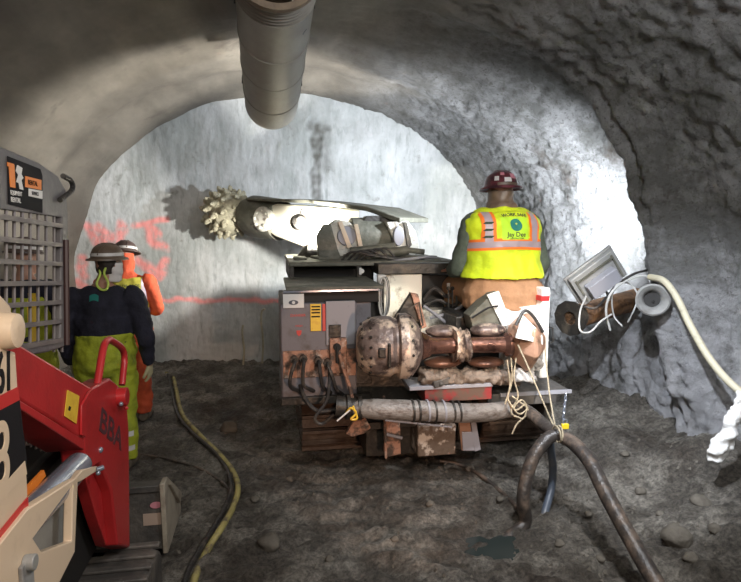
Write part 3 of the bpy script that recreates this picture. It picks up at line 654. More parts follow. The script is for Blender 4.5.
for ring, (dd_, rr_) in enumerate(((-.16, .23), (-.04, .28), (.07, .28), (.17, .22), (.25, .13))):
    nn = (11, 12, 12, 10, 6)[ring]
    for j in range(nn):
        a_ = 2*math.pi*(j/nn)+ring*.35; rad = hu*math.cos(a_)+hw*math.sin(a_); base = hc+hd*dd_+rad*(rr_-.04)
        dr = (rad+hd*(.15+.25*ring-.3)+rad.cross(hd)*.5).normalized()
        if proto is None:
            b = M(); b.lathe((0, 0, 0), (0, 0, 1), [(0, .050), (.06, .046), (.065, .034), (.10, .028), (.125, .006)], 10)
            me = b.mesh('cutter_pick', V((0, 0, 0))); me.materials.append(m_cut); proto = me; 
        o = bpy.data.objects.new('cutter_pick', proto); col.objects.link(o); o.parent = head
        o.rotation_mode = 'QUATERNION'; o.rotation_quaternion = dr.to_track_quat('Z', 'Y'); o.location = base-WL[head.name]

# --- the big drum, its shaft and the faceted hub
Ys = 4.0; c = P(389, 346, Ys); k = Ys/F*1.0; S = Ys*1.03/F
axd = V((1, -.10, 0)).normalized(); L0 = c-axd*(33*S)
b = M(); b.lathe(L0, axd, [(0, 12*S), (2*S, 19*S), (7*S, 25*S), (14*S, 29*S), (22*S, 30.5*S), (34*S, 30.5*S), (38*S, 28*S), (40*S, 28*S), (42*S, 33*S), (50*S, 33.5*S), (56*S, 30*S), (62*S, 22*S), (66*S, 13*S), (68*S, 12*S)], 48)
drum = b.build('rope_drum', m_drum, RH, ang=25)
for ring, (dd_, rr_, nn) in enumerate(((5*S, 23*S, 14), (13*S, 28.6*S, 18), (53*S, 32*S, 14))):
    b = M()
    for j in range(nn):
        a_ = 2*math.pi*j/nn+.1*ring; u = axd.orthogonal().normalized(); rad = u*math.cos(a_)+axd.cross(u)*math.sin(a_); nrm = (rad-axd*(.6 if ring < 2 else -.3)).normalized(); q = L0+axd*dd_+rad*rr_
        b.cyl(q-nrm*.01, q+nrm*.008, .010, n=8)
    b.build('drum_bolts', m_dark, drum)
b = M(); q = L0+axd*(20*S)-V((0, 32*S, 0)); b.obox(q+V((.0, .01, 0)), (.05, .04, .07), (0, 0, -8)); b.obox(q+V((.05, .005, -.02)), (.02, .05, .17), (0, 0, -8)); b.build('drum_clamp', m_dark, drum, bevel=.008)
s0 = P(420, 346, Ys-.03); s1 = P(532, 344, Ys-.05); sd = (s1-s0).normalized(); b = M(); SL = (s1-s0).length
b.lathe(s0, sd, [(0, 15*S), (8*S, 11.5*S), (12*S, 8.5*S), (36*S, 8*S), (37*S, 11*S), (50*S, 11*S), (51*S, 8*S), (88*S, 8.5*S), (92*S, 12.5*S), (SL, 12.5*S)], 36); shaft = b.build('drive_shaft', m_shaft, RH)
b = M(); c = s0+sd*(43*S)
rg = []
for j in range(9): rg.append((c+sd*((j-4)*1.9*S)+V((0, 0, 0)), (14+2*math.sin(j*2.1))*S, (15+2.5*math.cos(j*1.7))*S, V((0, 1, 0)), V((0, 0, 1))))
b.rings(rg, 28); b.build('taped_coupling', m_drum, shaft, disp=(.02, 22), label='lumpy whitish wrapping round the middle of the shaft')
for (x0, x1, y, ry) in ((424, 460, 331, 6.5), (468, 508, 330, 7.5), (422, 463, 362, 6), (466, 506, 362, 5.5)):
    b = M(); c = P((x0+x1)/2, y, Ys+.07); b.ball(c, (x1-x0)/2*S, .09, ry*S, 20, 12); b.build('roller_lobe', m_lobe if y > 340 else m_drum, RH)
h0 = P(509, 342, Ys-.05); b = M(); b.lathe(h0, (1, -.05, 0), [(0, 8*S), (4*S, 20*S), (16*S, 31*S), (20*S, 30*S), (27*S, 22*S), (35*S, 12*S)], 7); hub = b.build('faceted_hub', m_facet, RH, bevel=.006, ang=15)
b = M()
b.prism([P(523, 315, 3.74), P(543, 335, 3.80), P(543, 345, 3.80), P(526, 340, 3.72), P(516, 338, 3.72)], (0, .02, 0)); b.build('hub_plate', m_brightwhite, hub, bevel=.003, label='bright white scuffed plate')
b = M(); b.tube([P(516, 325, 3.72), P(524, 311, 3.74), P(533, 316, 3.76), P(543, 332, 3.78)], .012, 8); b.build('black_hose', m_rubber, RH)
# fins
pprism('support_fin', m_dark, [(395, 318), (411, 293), (419, 296), (421, 322), (404, 325)], 4.15, .05, label='dark triangular support fin left')
pprism('fin_edge', m_warmsteel, [(411, 293), (418, 294), (427, 327), (422, 329)], 4.12, .08)
b = M(); b.tube([P(413, 306, 4.08), P(419, 302, 4.08), P(423, 325, 4.08), P(417, 329, 4.08)], .006, 6, smooth=False); b.build('fin_frame', m_dark, RH)
pprism('support_fin', m_olive, [(470, 316), (492, 294), (500, 292), (509, 326), (473, 330)], 4.1, .16, label='dark triangular support fin right')
pprism('fin_edge', m_brightwhite, [(487, 295), (499, 291), (512, 325), (503, 327)], 4.08, .02, label='white front edge of the right fin')
b = M(); b.tube([P(472, 318, 4.07), P(488, 308, 4.06), P(498, 306, 4.06)], .008, 6); b.build('fin_strap', m_black, RH)
# white side panels of the seat
pb('seat_panel', m_brightwhite, 504, 306, 541, 372, 4.16, .1, .01, label='bright white panel below the seat')
pb('white_post', m_brightwhite, 541, 288, 549, 378, 4.12, .12, .008, label='bright white post')
pb('red_band', m_decalred, 541, 296, 549.4, 301, 4.115, .125, .001)
b = M(); b.tube([P(549, 327, 4.15), P(553, 328, 4.15), P(553, 342, 4.15), P(549, 343, 4.15)], .005, 6, smooth=False); b.build('grab_handle', m_dark, RH)
pb('seat_base', m_dark, 455, 316, 505, 372, 4.3, .35, .01)
b = M(); a = P(458, 300, 4.35); c = P(546, 300, 4.35); b.box(a.x, c.x, 4.3, 4.8, 1.19, 1.29); b.build('operator_seat', m_black, RH, bevel=.03)
b = M(); b.box(1.35, 2.35, 4.75, 5.5, .74, .79); b.box(1.5, 2.2, 4.4, 5.1, .79, 1.2) if 0 else None; b.build('foot_platform', m_dark, RH, bevel=.01)
b = M(); b.box(1.35, 2.0, 4.55, 5.0, .8, 1.0); b.build('seat_pedestal', m_dark, RH, bevel=.01)
# mud-caked ledge, red and white box, lower plate
b = M(); a = P(422, 378, 4.02); c = P(520, 378, 4.02); n_ = 14
rg = [(a.lerp(c, j/n_)+V((0, .06, 0)), .10, .055+.012*math.sin(j*1.9), V((0, 1, 0)), V((0, 0, 1))) for j in range(n_+1)]
b.rings(rg, 14); b.build('mud_caked_beam', mat('caked_mud', (.24, .19, .15), .85, 0, (.13, .095, .07), 14, .45, .6, .6, 40), RH, remesh=.012, disp=(.03, 20))
b = M(); a = P(425, 392, 4.0); c = P(492, 392, 4.0); zt_ = P(460, 388, 4.0).z; zb_ = P(460, 401, 4.0).z
b.box(a.x, c.x, 4.0, 4.25, zb_, zt_); o = b.build('red_box_beam', m_redw, RH, bevel=.006, label='red beam with a white top')
b = M(); b.box(a.x-.12, c.x+.005, 3.99, 4.26, zt_, zt_+.028); b.build('white_top_plate', m_greylight, o, bevel=.004, label='dirty white top plate')
b = M(); b.obox(P(440, 381, 4.03), (.14, .10, .05), (0, -12, 8)); b.ball(P(441, 384, 3.98), .018, n=10, m=6); b.build('bolted_lug', m_muddark, RH, bevel=.006)
# big grey hose lying across with clamp bands
b = M(); pts = [P(352, 408, 4.0), P(375, 409, 3.95), P(400, 410, 3.92), P(430, 411, 3.9), P(460, 413, 3.9), P(490, 412, 3.93), P(508, 409, 3.97)]
b.tube(pts, [.060, .074, .076, .072, .072, .068, .062], 24, 6); bigp = b.build('suction_hose', m_pipe, RH)
for px in (412, 418, 427, 434, 443, 452, 458):
    t_ = (px-400)/30; c = P(px, 410.5+.02*(px-410), 3.905); b = M(); b.lathe(c-V((.006, 0, 0)), (1, 0, .02), [(0, .07), (0, .083), (.014, .083), (.014, .07)], 26, closed=False); b.build('hose_band', m_dark if px not in (427, 443) else m_greylight, bigp)
b = M(); b.cyl(P(336, 406, 4.02), P(358, 408, 4.0), .075, .068); b.cyl(P(346, 407, 4.0), P(349, 407, 4.0), .09, n=24); b.cyl(P(357, 408, 4.0), P(361, 408, 4.0), .088, n=24); b.build('hose_flange', m_dark, RH)
b = M(); a = P(385, 420, 3.9); c = P(452, 427, 3.9); b.tube([a, c], .008, 8, smooth=False); b.build('support_rod', m_greylight, RH)
b = M(); b.tube([P(346, 413, 3.92), P(351, 408, 3.9), P(356, 413, 3.9), P(351, 419, 3.9), P(357, 418, 3.9), P(353, 406, 3.9)], .008, 6); b.build('yellow_tie', m_yellow, RH)
b = M(); b.cyl(P(337, 421, 3.9), P(350, 410, 3.9), .006, n=8); b.build('white_stick', m_decalwhite, RH)
# plates and blocks hanging below
pprism('worn_bracket', m_warmsteel, [(354, 421), (366, 418), (371, 428), (366, 433), (352, 437), (346, 434)], 4.1, .05, label='orange-stained bracket')  # orange on the bracket is warm lamplight painted into the steel
pprism('worn_plate', m_warmsteel, [(385, 421), (400, 421), (401, 454), (388, 457), (384, 452)], 4.15, .05, label='orange-stained hanging plate')  # orange on the plate is warm lamplight painted into the steel
b = M(); b.cyl(P(385, 434, 4.1), P(402, 438, 4.1), .012); b.build('cross_rod', m_greylight, RH)
b = M(); b.cyl(P(384, 396, 4.08), P(386, 458, 4.08), .011, n=8); b.build('upright_rod', m_warmsteel, RH)
pb('mud_splashed_block', m_mudbox, 418, 425, 456, 456, 4.1, .4, .012, label='block splashed with pale mud')
pprism('hanging_plate', m_facet, [(459, 422), (470, 421), (474, 450), (462, 451)], 4.0, .03, label='orange-brown hanging plate')
pprism('hanging_plate', m_greylight, [(471, 421), (476, 421), (481, 450), (475, 452)], 3.99, .04, label='pale hanging plate')
pprism('hanging_plate', m_greylight, [(462, 432), (473, 432), (475, 451), (463, 451)], 3.985, .012, label='pale hanging plate')
pb('under_beam', m_dark, 356, 420, 480, 427, 4.2, .3)
pb('under_box', m_dark, 366, 427, 418, 455, 4.35, .6)
pb('rear_bulkhead', m_dark, 355, 372, 520, 400, 4.35, .5)
pb('rear_bulkhead', m_dark, 418, 345, 508, 372, 4.45, .4)
# side shelf right
b = M(); a = P(488, 390, 4.15); c = P(570, 392, 4.15); zz_ = P(530, 392, 4.15).z; b.box(a.x, c.x, 4.15, 4.75, zz_-.02, zz_); b.box(a.x, c.x-.12, 4.14, 4.17, zz_-.10, zz_); b.build('side_shelf', m_muddark, RH, bevel=.004)
b = M(); b.box(a.x+.1, c.x+.004, 4.13, 4.15, zz_-.022, zz_+.006); b.build('shelf_lip', m_greylight, RH, label='pale front lip of the shelf')
b = M(); b.box(P(545, 395, 4.2).x, P(552, 395, 4.2).x, 4.2, 4.5, zz_-.3, zz_-.02); b.build('shelf_strut', m_dark, RH)
# chain and padlock
b = M(); a = P(566, 394, 4.12); e = P(563, 419, 4.12); nl = 8
for i in range(nl):
    c = a.lerp(e, (i+.5)/nl); h = (a-e).length/nl*.72; w = h*.45; u = V((1, 0, 0)) if i % 2 else V((0, 1, 0))
    b.tube([c+u*(w*math.cos(q))+V((0, 0, h*math.sin(q))) for q in [2*math.pi*j/12 for j in range(13)]], .0045, 6, smooth=False)
b.build('chain', m_chrome, RH)
c = P(565, 426, 4.11); t = thing('padlock', c, 'yellow padlock hanging from the chain at the right end of the machine', 'padlock')
b = M(); b.box(c.x-.03, c.x+.03, c.y-.014, c.y+.014, c.z-.025, c.z+.02); b.build('lock_case', m_lock, t, bevel=.006)
b = M(); b.tube([c+V((-.016, 0, .018)), c+V((-.016, 0, .045)), c+V((0, 0, .056)), c+V((.016, 0, .045)), c+V((.016, 0, .018))], .005, 8); b.build('shackle', m_chrome, t)
# tangle of ropes and wires by the hub
def ropes(lst, r, lab, m=m_rope, name='rope'):
    b = M()
    for pts in lst: b.tube([P(*p) for p in pts], r, 6)
    return tag(b.build(name, m), lab, 'rope')
ropes([[(545, 335, 4.02), (546, 360, 4.0), (549, 390, 3.9), (553, 415, 3.75), (556, 430, 3.55)]], .006, 'tan rope hanging straight down from the white post to the thick hose')
ropes([[(518, 345, 3.72), (528, 367, 3.7), (540, 395, 3.65), (550, 418, 3.6), (556, 430, 3.55)]], .006, 'tan rope running slantwise from the faceted hub to the thick hose')
ropes([[(511, 358, 3.85), (512, 380, 3.85), (508, 398, 3.84), (512, 410, 3.84)], [(516, 358, 3.86), (514, 378, 3.85), (518, 396, 3.84), (511, 412, 3.82), (520, 418, 3.82)], [(507, 360, 3.86), (510, 385, 3.84), (505, 404, 3.83)],
       [(512, 396, 3.83), (520, 402, 3.8), (527, 408, 3.8), (520, 414, 3.79), (514, 408, 3.8), (522, 400, 3.8), (528, 412, 3.8), (517, 424, 3.8), (512, 434, 3.8)], [(508, 400, 3.84), (516, 410, 3.8), (526, 404, 3.8), (524, 418, 3.8), (514, 416, 3.8)]], .006,
      'knotted tan rope tangle tied round the end of the grey hose')
c = P(524, 373, 3.95); b = M(); b.ball(c, .085, .06, .07, 18, 12); b.ball(P(538, 360, 3.98), .05, .04, .08, 12, 8); tag(b.build('plastic_bag', m_bag, remesh=.012, disp=(.05, 17)), 'crumpled pale plastic bag on the side shelf under the white post', 'bag')

# ============================================================ hoses on the ground
def hose(name, pts, r, m, lab, n=14):
    b = M(); b.tube(pts, r, n, 10); return tag(b.build(name, m), lab, 'hose')
gA = G(662, 600); e2 = G(720, 680)
h1 = [P(512, 407, 3.96), P(527, 411, 3.85), P(543, 424, 3.68), P(557, 434, 3.52), P(573, 443, 3.38), P(590, 462, 3.2), P(604, 490, 3.02), P(620, 520, 2.85), P(638, 552, 2.68), P(660, 590, 2.5), P(700, 660, 2.2)]
hose('thick_hose', h1, .047, m_hosebrown, 'thick muddy black hose running from the machine to the bottom right edge', 20)
g = G(524, 528); g0_ = G(500, 540)
h2 = [P(566, 436, 3.47), P(556, 435, 3.50), P(546, 440, 3.50), P(534, 456, 3.47), P(527, 476, 3.44), P(523, 500, 3.40), V((g.x, g.y, g.z+.03)), V((g0_.x, g0_.y, g0_.z-.03))]
hose('looped_hose', h2, .044, m_hosebrown, 'thick brown hose bent down from the rope knot into the mud', 20)
g = G(545, 512); h3 = [P(549, 432, 3.72), P(551, 450, 3.70), P(553, 470, 3.68), P(551, 490, 3.66), V((g.x, g.y, g.z-.0)), V((g.x-.03, g.y-.05, g.z-.05))]
hose('thin_hose', h3, .028, m_hoseblue, 'thinner blue-grey hose standing behind the looped brown hose')
c = P(558, 434, 3.46); b = M(); b.tube([c+V((0, .052*math.cos(q), .055*math.sin(q)))+V((.012*math.sin(q*.5+1), 0, 0)) for q in [2*math.pi*j/16 for j in range(33)]], .006, 6, smooth=False); tag(b.build('rope', m_rope), 'short tan rope knot wound round the top bend of the thick hose', 'rope')
def gp(lst, r): return [(lambda p: V((p.x, p.y, p.z+r)))(G(x, y)) for x, y in lst]
hose('floor_hose', gp([(160, 374), (172, 377), (176, 390), (182, 415), (198, 435), (218, 455), (232, 472), (238, 490), (233, 510), (222, 530), (208, 552), (196, 578), (188, 610)], .02), .022, m_hosey, 'yellow-striped hose snaking over the ground from the face to the bottom edge')
hose('floor_hose', gp([(168, 376), (172, 392), (177, 414), (190, 432), (212, 452), (225, 468), (231, 488), (226, 508), (214, 530), (200, 552), (187, 578), (180, 610)], .018), .017, m_rubber, 'black hose lying along the left side of the yellow-striped hose')
hose('floor_cable', gp([(128, 455), (150, 457), (175, 462), (200, 470), (220, 482), (230, 492)], .01), .011, m_hosebrown, 'thin muddy cable crossing the ground to the yellow-striped hose')
hose('floor_cable', gp([(440, 462), (460, 466), (480, 476), (500, 492), (516, 508), (524, 522)], .01), .016, m_hosebrown, 'muddy cable on the ground from under the machine to the looped hose')
# ============================================================ compact loader on the left
LD = thing('compact_loader', (-1.3, 2.2, 0), 'compact loader with red lift arm, cream body and grey mesh cab at the left edge', 'loader')
XC = -.9
def xprism(name, m, pts, X, dep, parent=None, bevel=.004, label=None, holes=()):
    b = M(); b.prism([PX(x, y, X) for x, y in pts], (dep, 0, 0), [[PX(x, y, X) for x, y in h] for h in holes]); return b.build(name, m, parent or LD, bevel=bevel, label=label)
# cab side: solid frame with an opening, mesh guard inside
xprism('cab_side_frame', m_cab, [(-30, 132), (2, 147), (38, 162), (58, 176), (66, 190), (68, 215), (69, 335), (64, 347), (48, 352), (-30, 366)], XC, -.03, holes=[[(-26, 205), (62, 217), (61, 338), (-26, 352)]], bevel=.006)
g = M()
for k in range(11):
    x = -18+k*8.0; a = PX(x, 203, XC-.012); c = PX(x, 352, XC-.012); g.cyl(a, c, .0065, n=6)
o1 = g.build('mesh_guard', m_mesh, LD)
g = M()
for k in range(7):
    ya = 212+k*24; yb = 226+k*19; a = PX(-28, ya, XC+.006); c = PX(63, yb, XC+.006); d = c-a; n_ = V((0, -d.z, d.y)).normalized()*.009; g.prism([a-n_, c-n_, c+n_, a+n_], (-.012, 0, 0))
g.build('guard_bars', m_mesh, o1)
# far side of the cab, roof, pillars, seat
pA = PX(-30, 132, XC); pB = PX(66, 186, XC); zlow = PX(64, 347, XC).z
xf = -1.72; b = M(); b.prism([(xf, pA.y, pA.z), (xf, pB.y, pB.z), (xf, pB.y, pB.z-.06), (xf, pA.y, pA.z-.06)], (XC-xf-.03, 0, 0)); b.build('cab_roof', m_cab, LD, bevel=.01)
b = M(); b.box(xf, xf+.05, pB.y-.20, pB.y-.02, .6, pB.z); b.box(xf, xf+.05, pA.y, pA.y+.06, .6, pA.z-.02); b.box(xf, xf+.04, pA.y, pB.y-.03, .95, 1.02); b.build('far_pillar', m_cab, LD)
b = M()
for k in range(3): b.box(xf+.01, xf+.02, pA.y+.1+k*.3, pA.y+.11+k*.3, 1.0, pB.z)
b.build('far_guard', m_mesh, LD)
b = M(); b.box(-1.6, -1.0, 1.75, 2.15, 1.02, 1.14); o = b.build('cab_seat', m_black, LD, bevel=.04)
b = M(); b.tube([PX(66, 240, XC+.01), PX(67, 345, XC+.01)], .012, 8, smooth=False); b.build('door_edge', mat('dark_red_seal', (.045, .018, .016), .5), LD)
b = M(); b.tube([PX(63, 176, XC+.01), PX(71, 181, XC+.01), PX(72, 190, XC+.01), PX(60, 200, XC+.012)], .012, 8); b.build('corner_hose', m_rubber, LD)
# rental sticker on the cab
st_ = xprism('rental_sticker', m_decalblack, [(7, 156), (40, 169), (42, 176), (42, 213), (8, 204)], XC+.002, .002, bevel=0, label='black rental sticker with orange and white marks')
xprism('orange_mark', m_orange, [(8.5, 164), (14, 165), (15, 188), (10, 187)], XC+.004, .002, st_, 0)
xprism('orange_mark', m_orange, [(7, 162), (13.5, 164), (13, 168), (7, 166)], XC+.004, .0025, st_, 0)
xprism('white_figure', m_decalwhite, [(17, 165), (22, 168), (21, 174), (23, 178), (21, 180), (23, 190), (19.5, 189), (18.5, 183), (16, 182), (18, 175), (15.5, 171)], XC+.004, .002, st_, 0)
xprism('orange_panel', m_orange, [(25, 176), (41, 180), (41, 190), (25, 187)], XC+.004, .002, st_, 0)
xprism('white_panel', m_decalwhite, [(28.5, 188.5), (42, 191), (42, 199), (28.5, 196)], XC+.004, .002, st_, 0)
ldx = (PX(40, 181, XC)-PX(26, 177.5, XC)).normalized(); ldy = V((0, -ldx.z, ldx.y))
text('sticker_word', 'RENTAL', .026, PX(33, 183.3, XC+.007), ldx, ldy, m_decalblack, st_, .0005, sx=.95)
text('sticker_word', 'SERVICE', .019, PX(35.3, 193.8, XC+.007), ldx, ldy, m_decalblack, st_, .0005, sx=.95)
text('sticker_word', 'EQUIPMENT', .022, PX(16.5, 193.5, XC+.007), ldx, ldy, m_decalwhite, st_, .0005, sx=.8)
text('sticker_word', 'RENTAL', .025, PX(16, 200.3, XC+.007), ldx, ldy, m_decalwhite, st_, .0005, sx=.9)
# body below the cab
b = M(); b.box(-1.70, XC-.06, 1.1, 3.0, .45, 1.02); b.build('lower_body', m_black, LD, bevel=.02)
# red lift arm
XA = -.76
arm = xprism('lift_arm', m_red, [(-30, 318), (15, 341), (92, 388), (110, 378), (126, 392), (129, 430), (130, 548), (118, 545), (112, 490), (100, 462), (88, 470), (84, 440), (64, 426), (18, 399), (-30, 372)], XA, -.10, bevel=.01)
xprism('arm_flange', m_red, [(-30, 372), (18, 399), (84, 440), (84, 450), (18, 407), (-30, 380)], XA+.02, -.14, arm, .003)
xprism('arm_gusset', m_red, [(84, 440), (96, 470), (104, 500), (114, 546), (106, 545), (96, 515), (86, 480), (78, 452)], XA-.05, -.05, arm, .003)
xprism('arm_edge', m_red, [(82, 405), (90, 391), (94, 388), (94, 391), (86, 406), (86, 437), (82, 435)], XA+.012, -.01, arm, .003)
b = M(); c = PX(118, 397, XA); b.cyl(c-V((.04, 0, 0)), c+V((.045, 0, 0)), .046, n=20); b.ball(c+V((.045, -.03, -.05)), .010, n=8, m=6); b.build('pivot_boss', m_red, arm, bevel=.006)
b = M(); c = PX(121, 404, XA+.04); b.ball(c, .011, n=10, m=6); c = PX(100, 450, XA); b.ball(c, .014, n=10, m=6); c = PX(98, 473, XA); b.ball(c, .011, n=10, m=6); b.build('grease_fitting', m_chrome, arm)
b = M(); b.tube([PX(97, 386, XA-.02), PX(103, 350, XA-.02), PX(107, 341, XA-.02), PX(112, 341, XA-.02), PX(124, 353, XA-.02), PX(122, 385, XA-.02)], .017, 12, 5); b.build('grab_loop', m_red, arm)
wl = xprism('arm_label', m_yellow, [(67, 390), (79, 396), (76, 424), (64, 416)], XA+.002, .002, arm, 0, label='yellow label on the red arm')
xprism('label_mark', m_decalblack, [(69, 406), (71, 407), (70, 411), (68, 410)], XA+.004, .001, wl, 0)
a = PX(96, 418, XA); c = PX(124, 446, XA); xd_ = (c-a).normalized(); text('arm_lettering', 'BBA', .15, (a+c)/2+V((.002, 0, .01)), xd_, V((0, -xd_.z, xd_.y)), mat('dark_lettering', (.09, .035, .04), .5), arm, .001, sx=1.55)
# black inner frame and far arm seen below the arm
b = M(); b.box(-1.5, XA-.14, 2.3, 2.95, .35, .95); b.build('inner_frame', m_black, LD, bevel=.02)
xprism('far_lift_arm', m_red, [(20, 405), (60, 430), (66, 445), (60, 455), (20, 425)], XA-.3, -.06)
xprism('far_lift_arm', m_red, [(74, 445), (84, 450), (86, 520), (78, 540), (70, 500)], XA-.16, -.06)
g = M()
for k in range(5): a = PX(26+k*5, 398+k*5, XA-.12); c = PX(26+k*5, 445+k*2, XA-.12); g.cyl(a, c, .004, n=6)
for k in range(4): a = PX(22, 412+k*11, XA-.12); c = PX(52, 402+k*11+8, XA-.12); g.cyl(a, c, .004, n=6)
g.build('radiator_grille', m_mesh, LD)
# cream rear quarter with number panels
XB = -.70
q = xprism('rear_quarter', m_cream, [(-60, 330), (16, 352), (19, 400), (27, 470), (29, 512), (0, 545), (-60, 600)], XB, -.12, bevel=.006)
xprism('red_stripe', m_decalred, [(-60, 425), (17, 387), (18.5, 400), (-60, 441)], XB+.002, .003, q, 0)
bk = xprism('black_panel', m_decalblack, [(-60, 441), (18.5, 400), (22.5, 434), (23.5, 440), (26, 462), (-60, 548)], XB+.002, .003, q, 0)
xprism('cream_stripe', m_cream, [(-60, 540), (0, 488), (24, 461), (26, 474), (0, 501), (-60, 552)], XB+.004, .003, q, 0)
xprism('red_stripe', m_decalred, [(-60, 578), (0, 530), (27, 497), (28, 515), (0, 545), (-60, 596)], XB+.004, .003, q, 0)
dy = (PX(16, 380, XB)-PX(2, 384, XB)).normalized(); dz = V((0, -dy.z, dy.y))
text('number_mark', '61', .15, PX(4.5, 374, XB+.002), dy, dz, m_decalblack, q, .002, sx=.62)
text('number_mark', '8', .25, PX(1, 460, XB+.006), dy, dz, m_cream, bk, .002, sx=.8)
b = M(); c = PX(6, 331, XB+.0); b.lathe(c-V((.12, 0, 0)), (1, 0, 0), [(0, .050), (.13, .050), (.15, .046), (.155, .03)], 28); o = b.build('pivot_cap', m_cream, LD)
b = M(); c = c+V((.032, 0, 0)); b.lathe(c, (1, 0, 0), [(-.002, .034), (.001, .034)], 24); oo = b.build('cap_ring', m_hatdark, o); b = M(); b.lathe(c+V((.002, 0, 0)), (1, 0, 0), [(-.002, .020), (.001, .020)], 20); b.build('cap_centre', m_cream, o)
xprism('upper_bracket', m_cream, [(-60, 285), (0, 293), (12, 306), (13, 322), (-60, 330)], XB-.04, -.08, bevel=.01)
# cream strut with triangular window
xprism('side_strut', m_cream, [(29, 508), (76, 478), (82, 470), (98, 466), (96, 472), (80, 482), (78, 482), (75, 552), (56, 590), (0, 640), (-60, 640), (-60, 590), (0, 545)], XB+.02, -.03, holes=[[(33, 538), (73, 484), (72, 541), (42, 552)]], bevel=.004)
xprism('strut_back', m_galv, [(30, 538), (76, 480), (74, 545), (40, 556)], XB-.05, -.02, bevel=0, label='dull grey plate behind the triangular opening')
b = M(); b.cyl(PX(24, 522, XB-.04), PX(78, 466, XB-.04), .050, n=24); b.ball(PX(78, 466, XB-.04), .050, n=16, m=8); o = b.build('lift_cylinder', m_chrome, LD)

xprism('warning_stripes', m_orange, [(25, 490), (44, 470), (46, 476), (27, 499)], XB-.08, -.01, bevel=0)
b = M(); c = PX(96, 470, XB+.02); b.cyl(c, c+V((.02, .02, 0)), .01); b.build('strut_pin', m_chrome, LD)
b = M(); c = PX(24, 563, XB+.02); b.cyl(c, c+V((.03, 0, 0)), .022, n=16); b.box(c.x, c.x+.012, c.y-.04, c.y+.03, c.z-.15, c.z+.01); b.build('latch', m_lampgrey, LD, bevel=.003)
# track and platform in front
b = M(); c = PX(100, 560, -.72); b.prism([(-.62, 2.15, .30), (-.62, 3.0, .30), (-.62, 3.12, .22), (-.62, 3.12, .02), (-.62, 2.0, .02)], (-.45, 0, 0)); tr = b.build('rubber_track', m_muddark, LD, bevel=.03)
b = M()
for k in range(9): b.box(-1.06, -.61, 2.2+k*.1, 2.24+k*.1, .30, .318)
b.build('track_lugs', m_muddark, tr, bevel=.006)
# bucket at the end of the arm
bx0, bx1 = -1.75, P(163, 520, 3.45).x; yb_ = 3.42; zb = .03; zt_ = P(150, 487, yb_).z
b = M(); b.box(bx0, bx1, yb_, yb_+.03, zb, zt_); b.box(bx0, bx1, yb_, yb_+.35, zb, zb+.03); b.box(bx0, bx1+.01, yb_-.015, yb_+.07, zt_-.03, zt_+.012); b.build('bucket', m_muddark, LD, bevel=.006)
sp = M(); sp.prism([V((bx1, yb_-.04, zt_+.03)), V((bx1, yb_+.08, zt_+.02)), V((bx1, yb_+.52, zb+.14)), V((bx1, yb_+.5, zb)), V((bx1, yb_-.02, zb))], (.03, 0, 0)); sp.build('bucket_side_plate', m_bucket, LD, bevel=.006, label='cream pointed side plate')
sp = M(); sp.prism([V((bx1+.03, yb_+.06, zt_-.02)), V((bx1+.03, yb_+.14, zt_-.06)), V((bx1+.03, yb_+.45, zb+.16)), V((bx1+.03, yb_+.38, zb+.12))], (.02, 0, 0)); sp.build('side_cutter', m_bucket, LD, bevel=.004)
b = M(); c = P(156, 505, yb_-.004); b.lathe(c, (0, -1, 0), [(0, .034), (.003, .034)], 20)
for v in b.v: v.z = c.z+(v.z-c.z)*.6
b.build('oval_sticker', m_stickerpink, LD); a = P(143, 514, yb_); c = P(162, 524, yb_); b = M(); b.box(a.x, c.x, yb_-.004, yb_, c.z, a.z); b.build('pale_sticker', mat('pale_sticker', (.45, .34, .27), .5), LD)
b = M(); b.box(-1.1, XA-.1, 2.9, 3.45, .18, .30); b.build('quick_coupler', m_black, LD, bevel=.02)
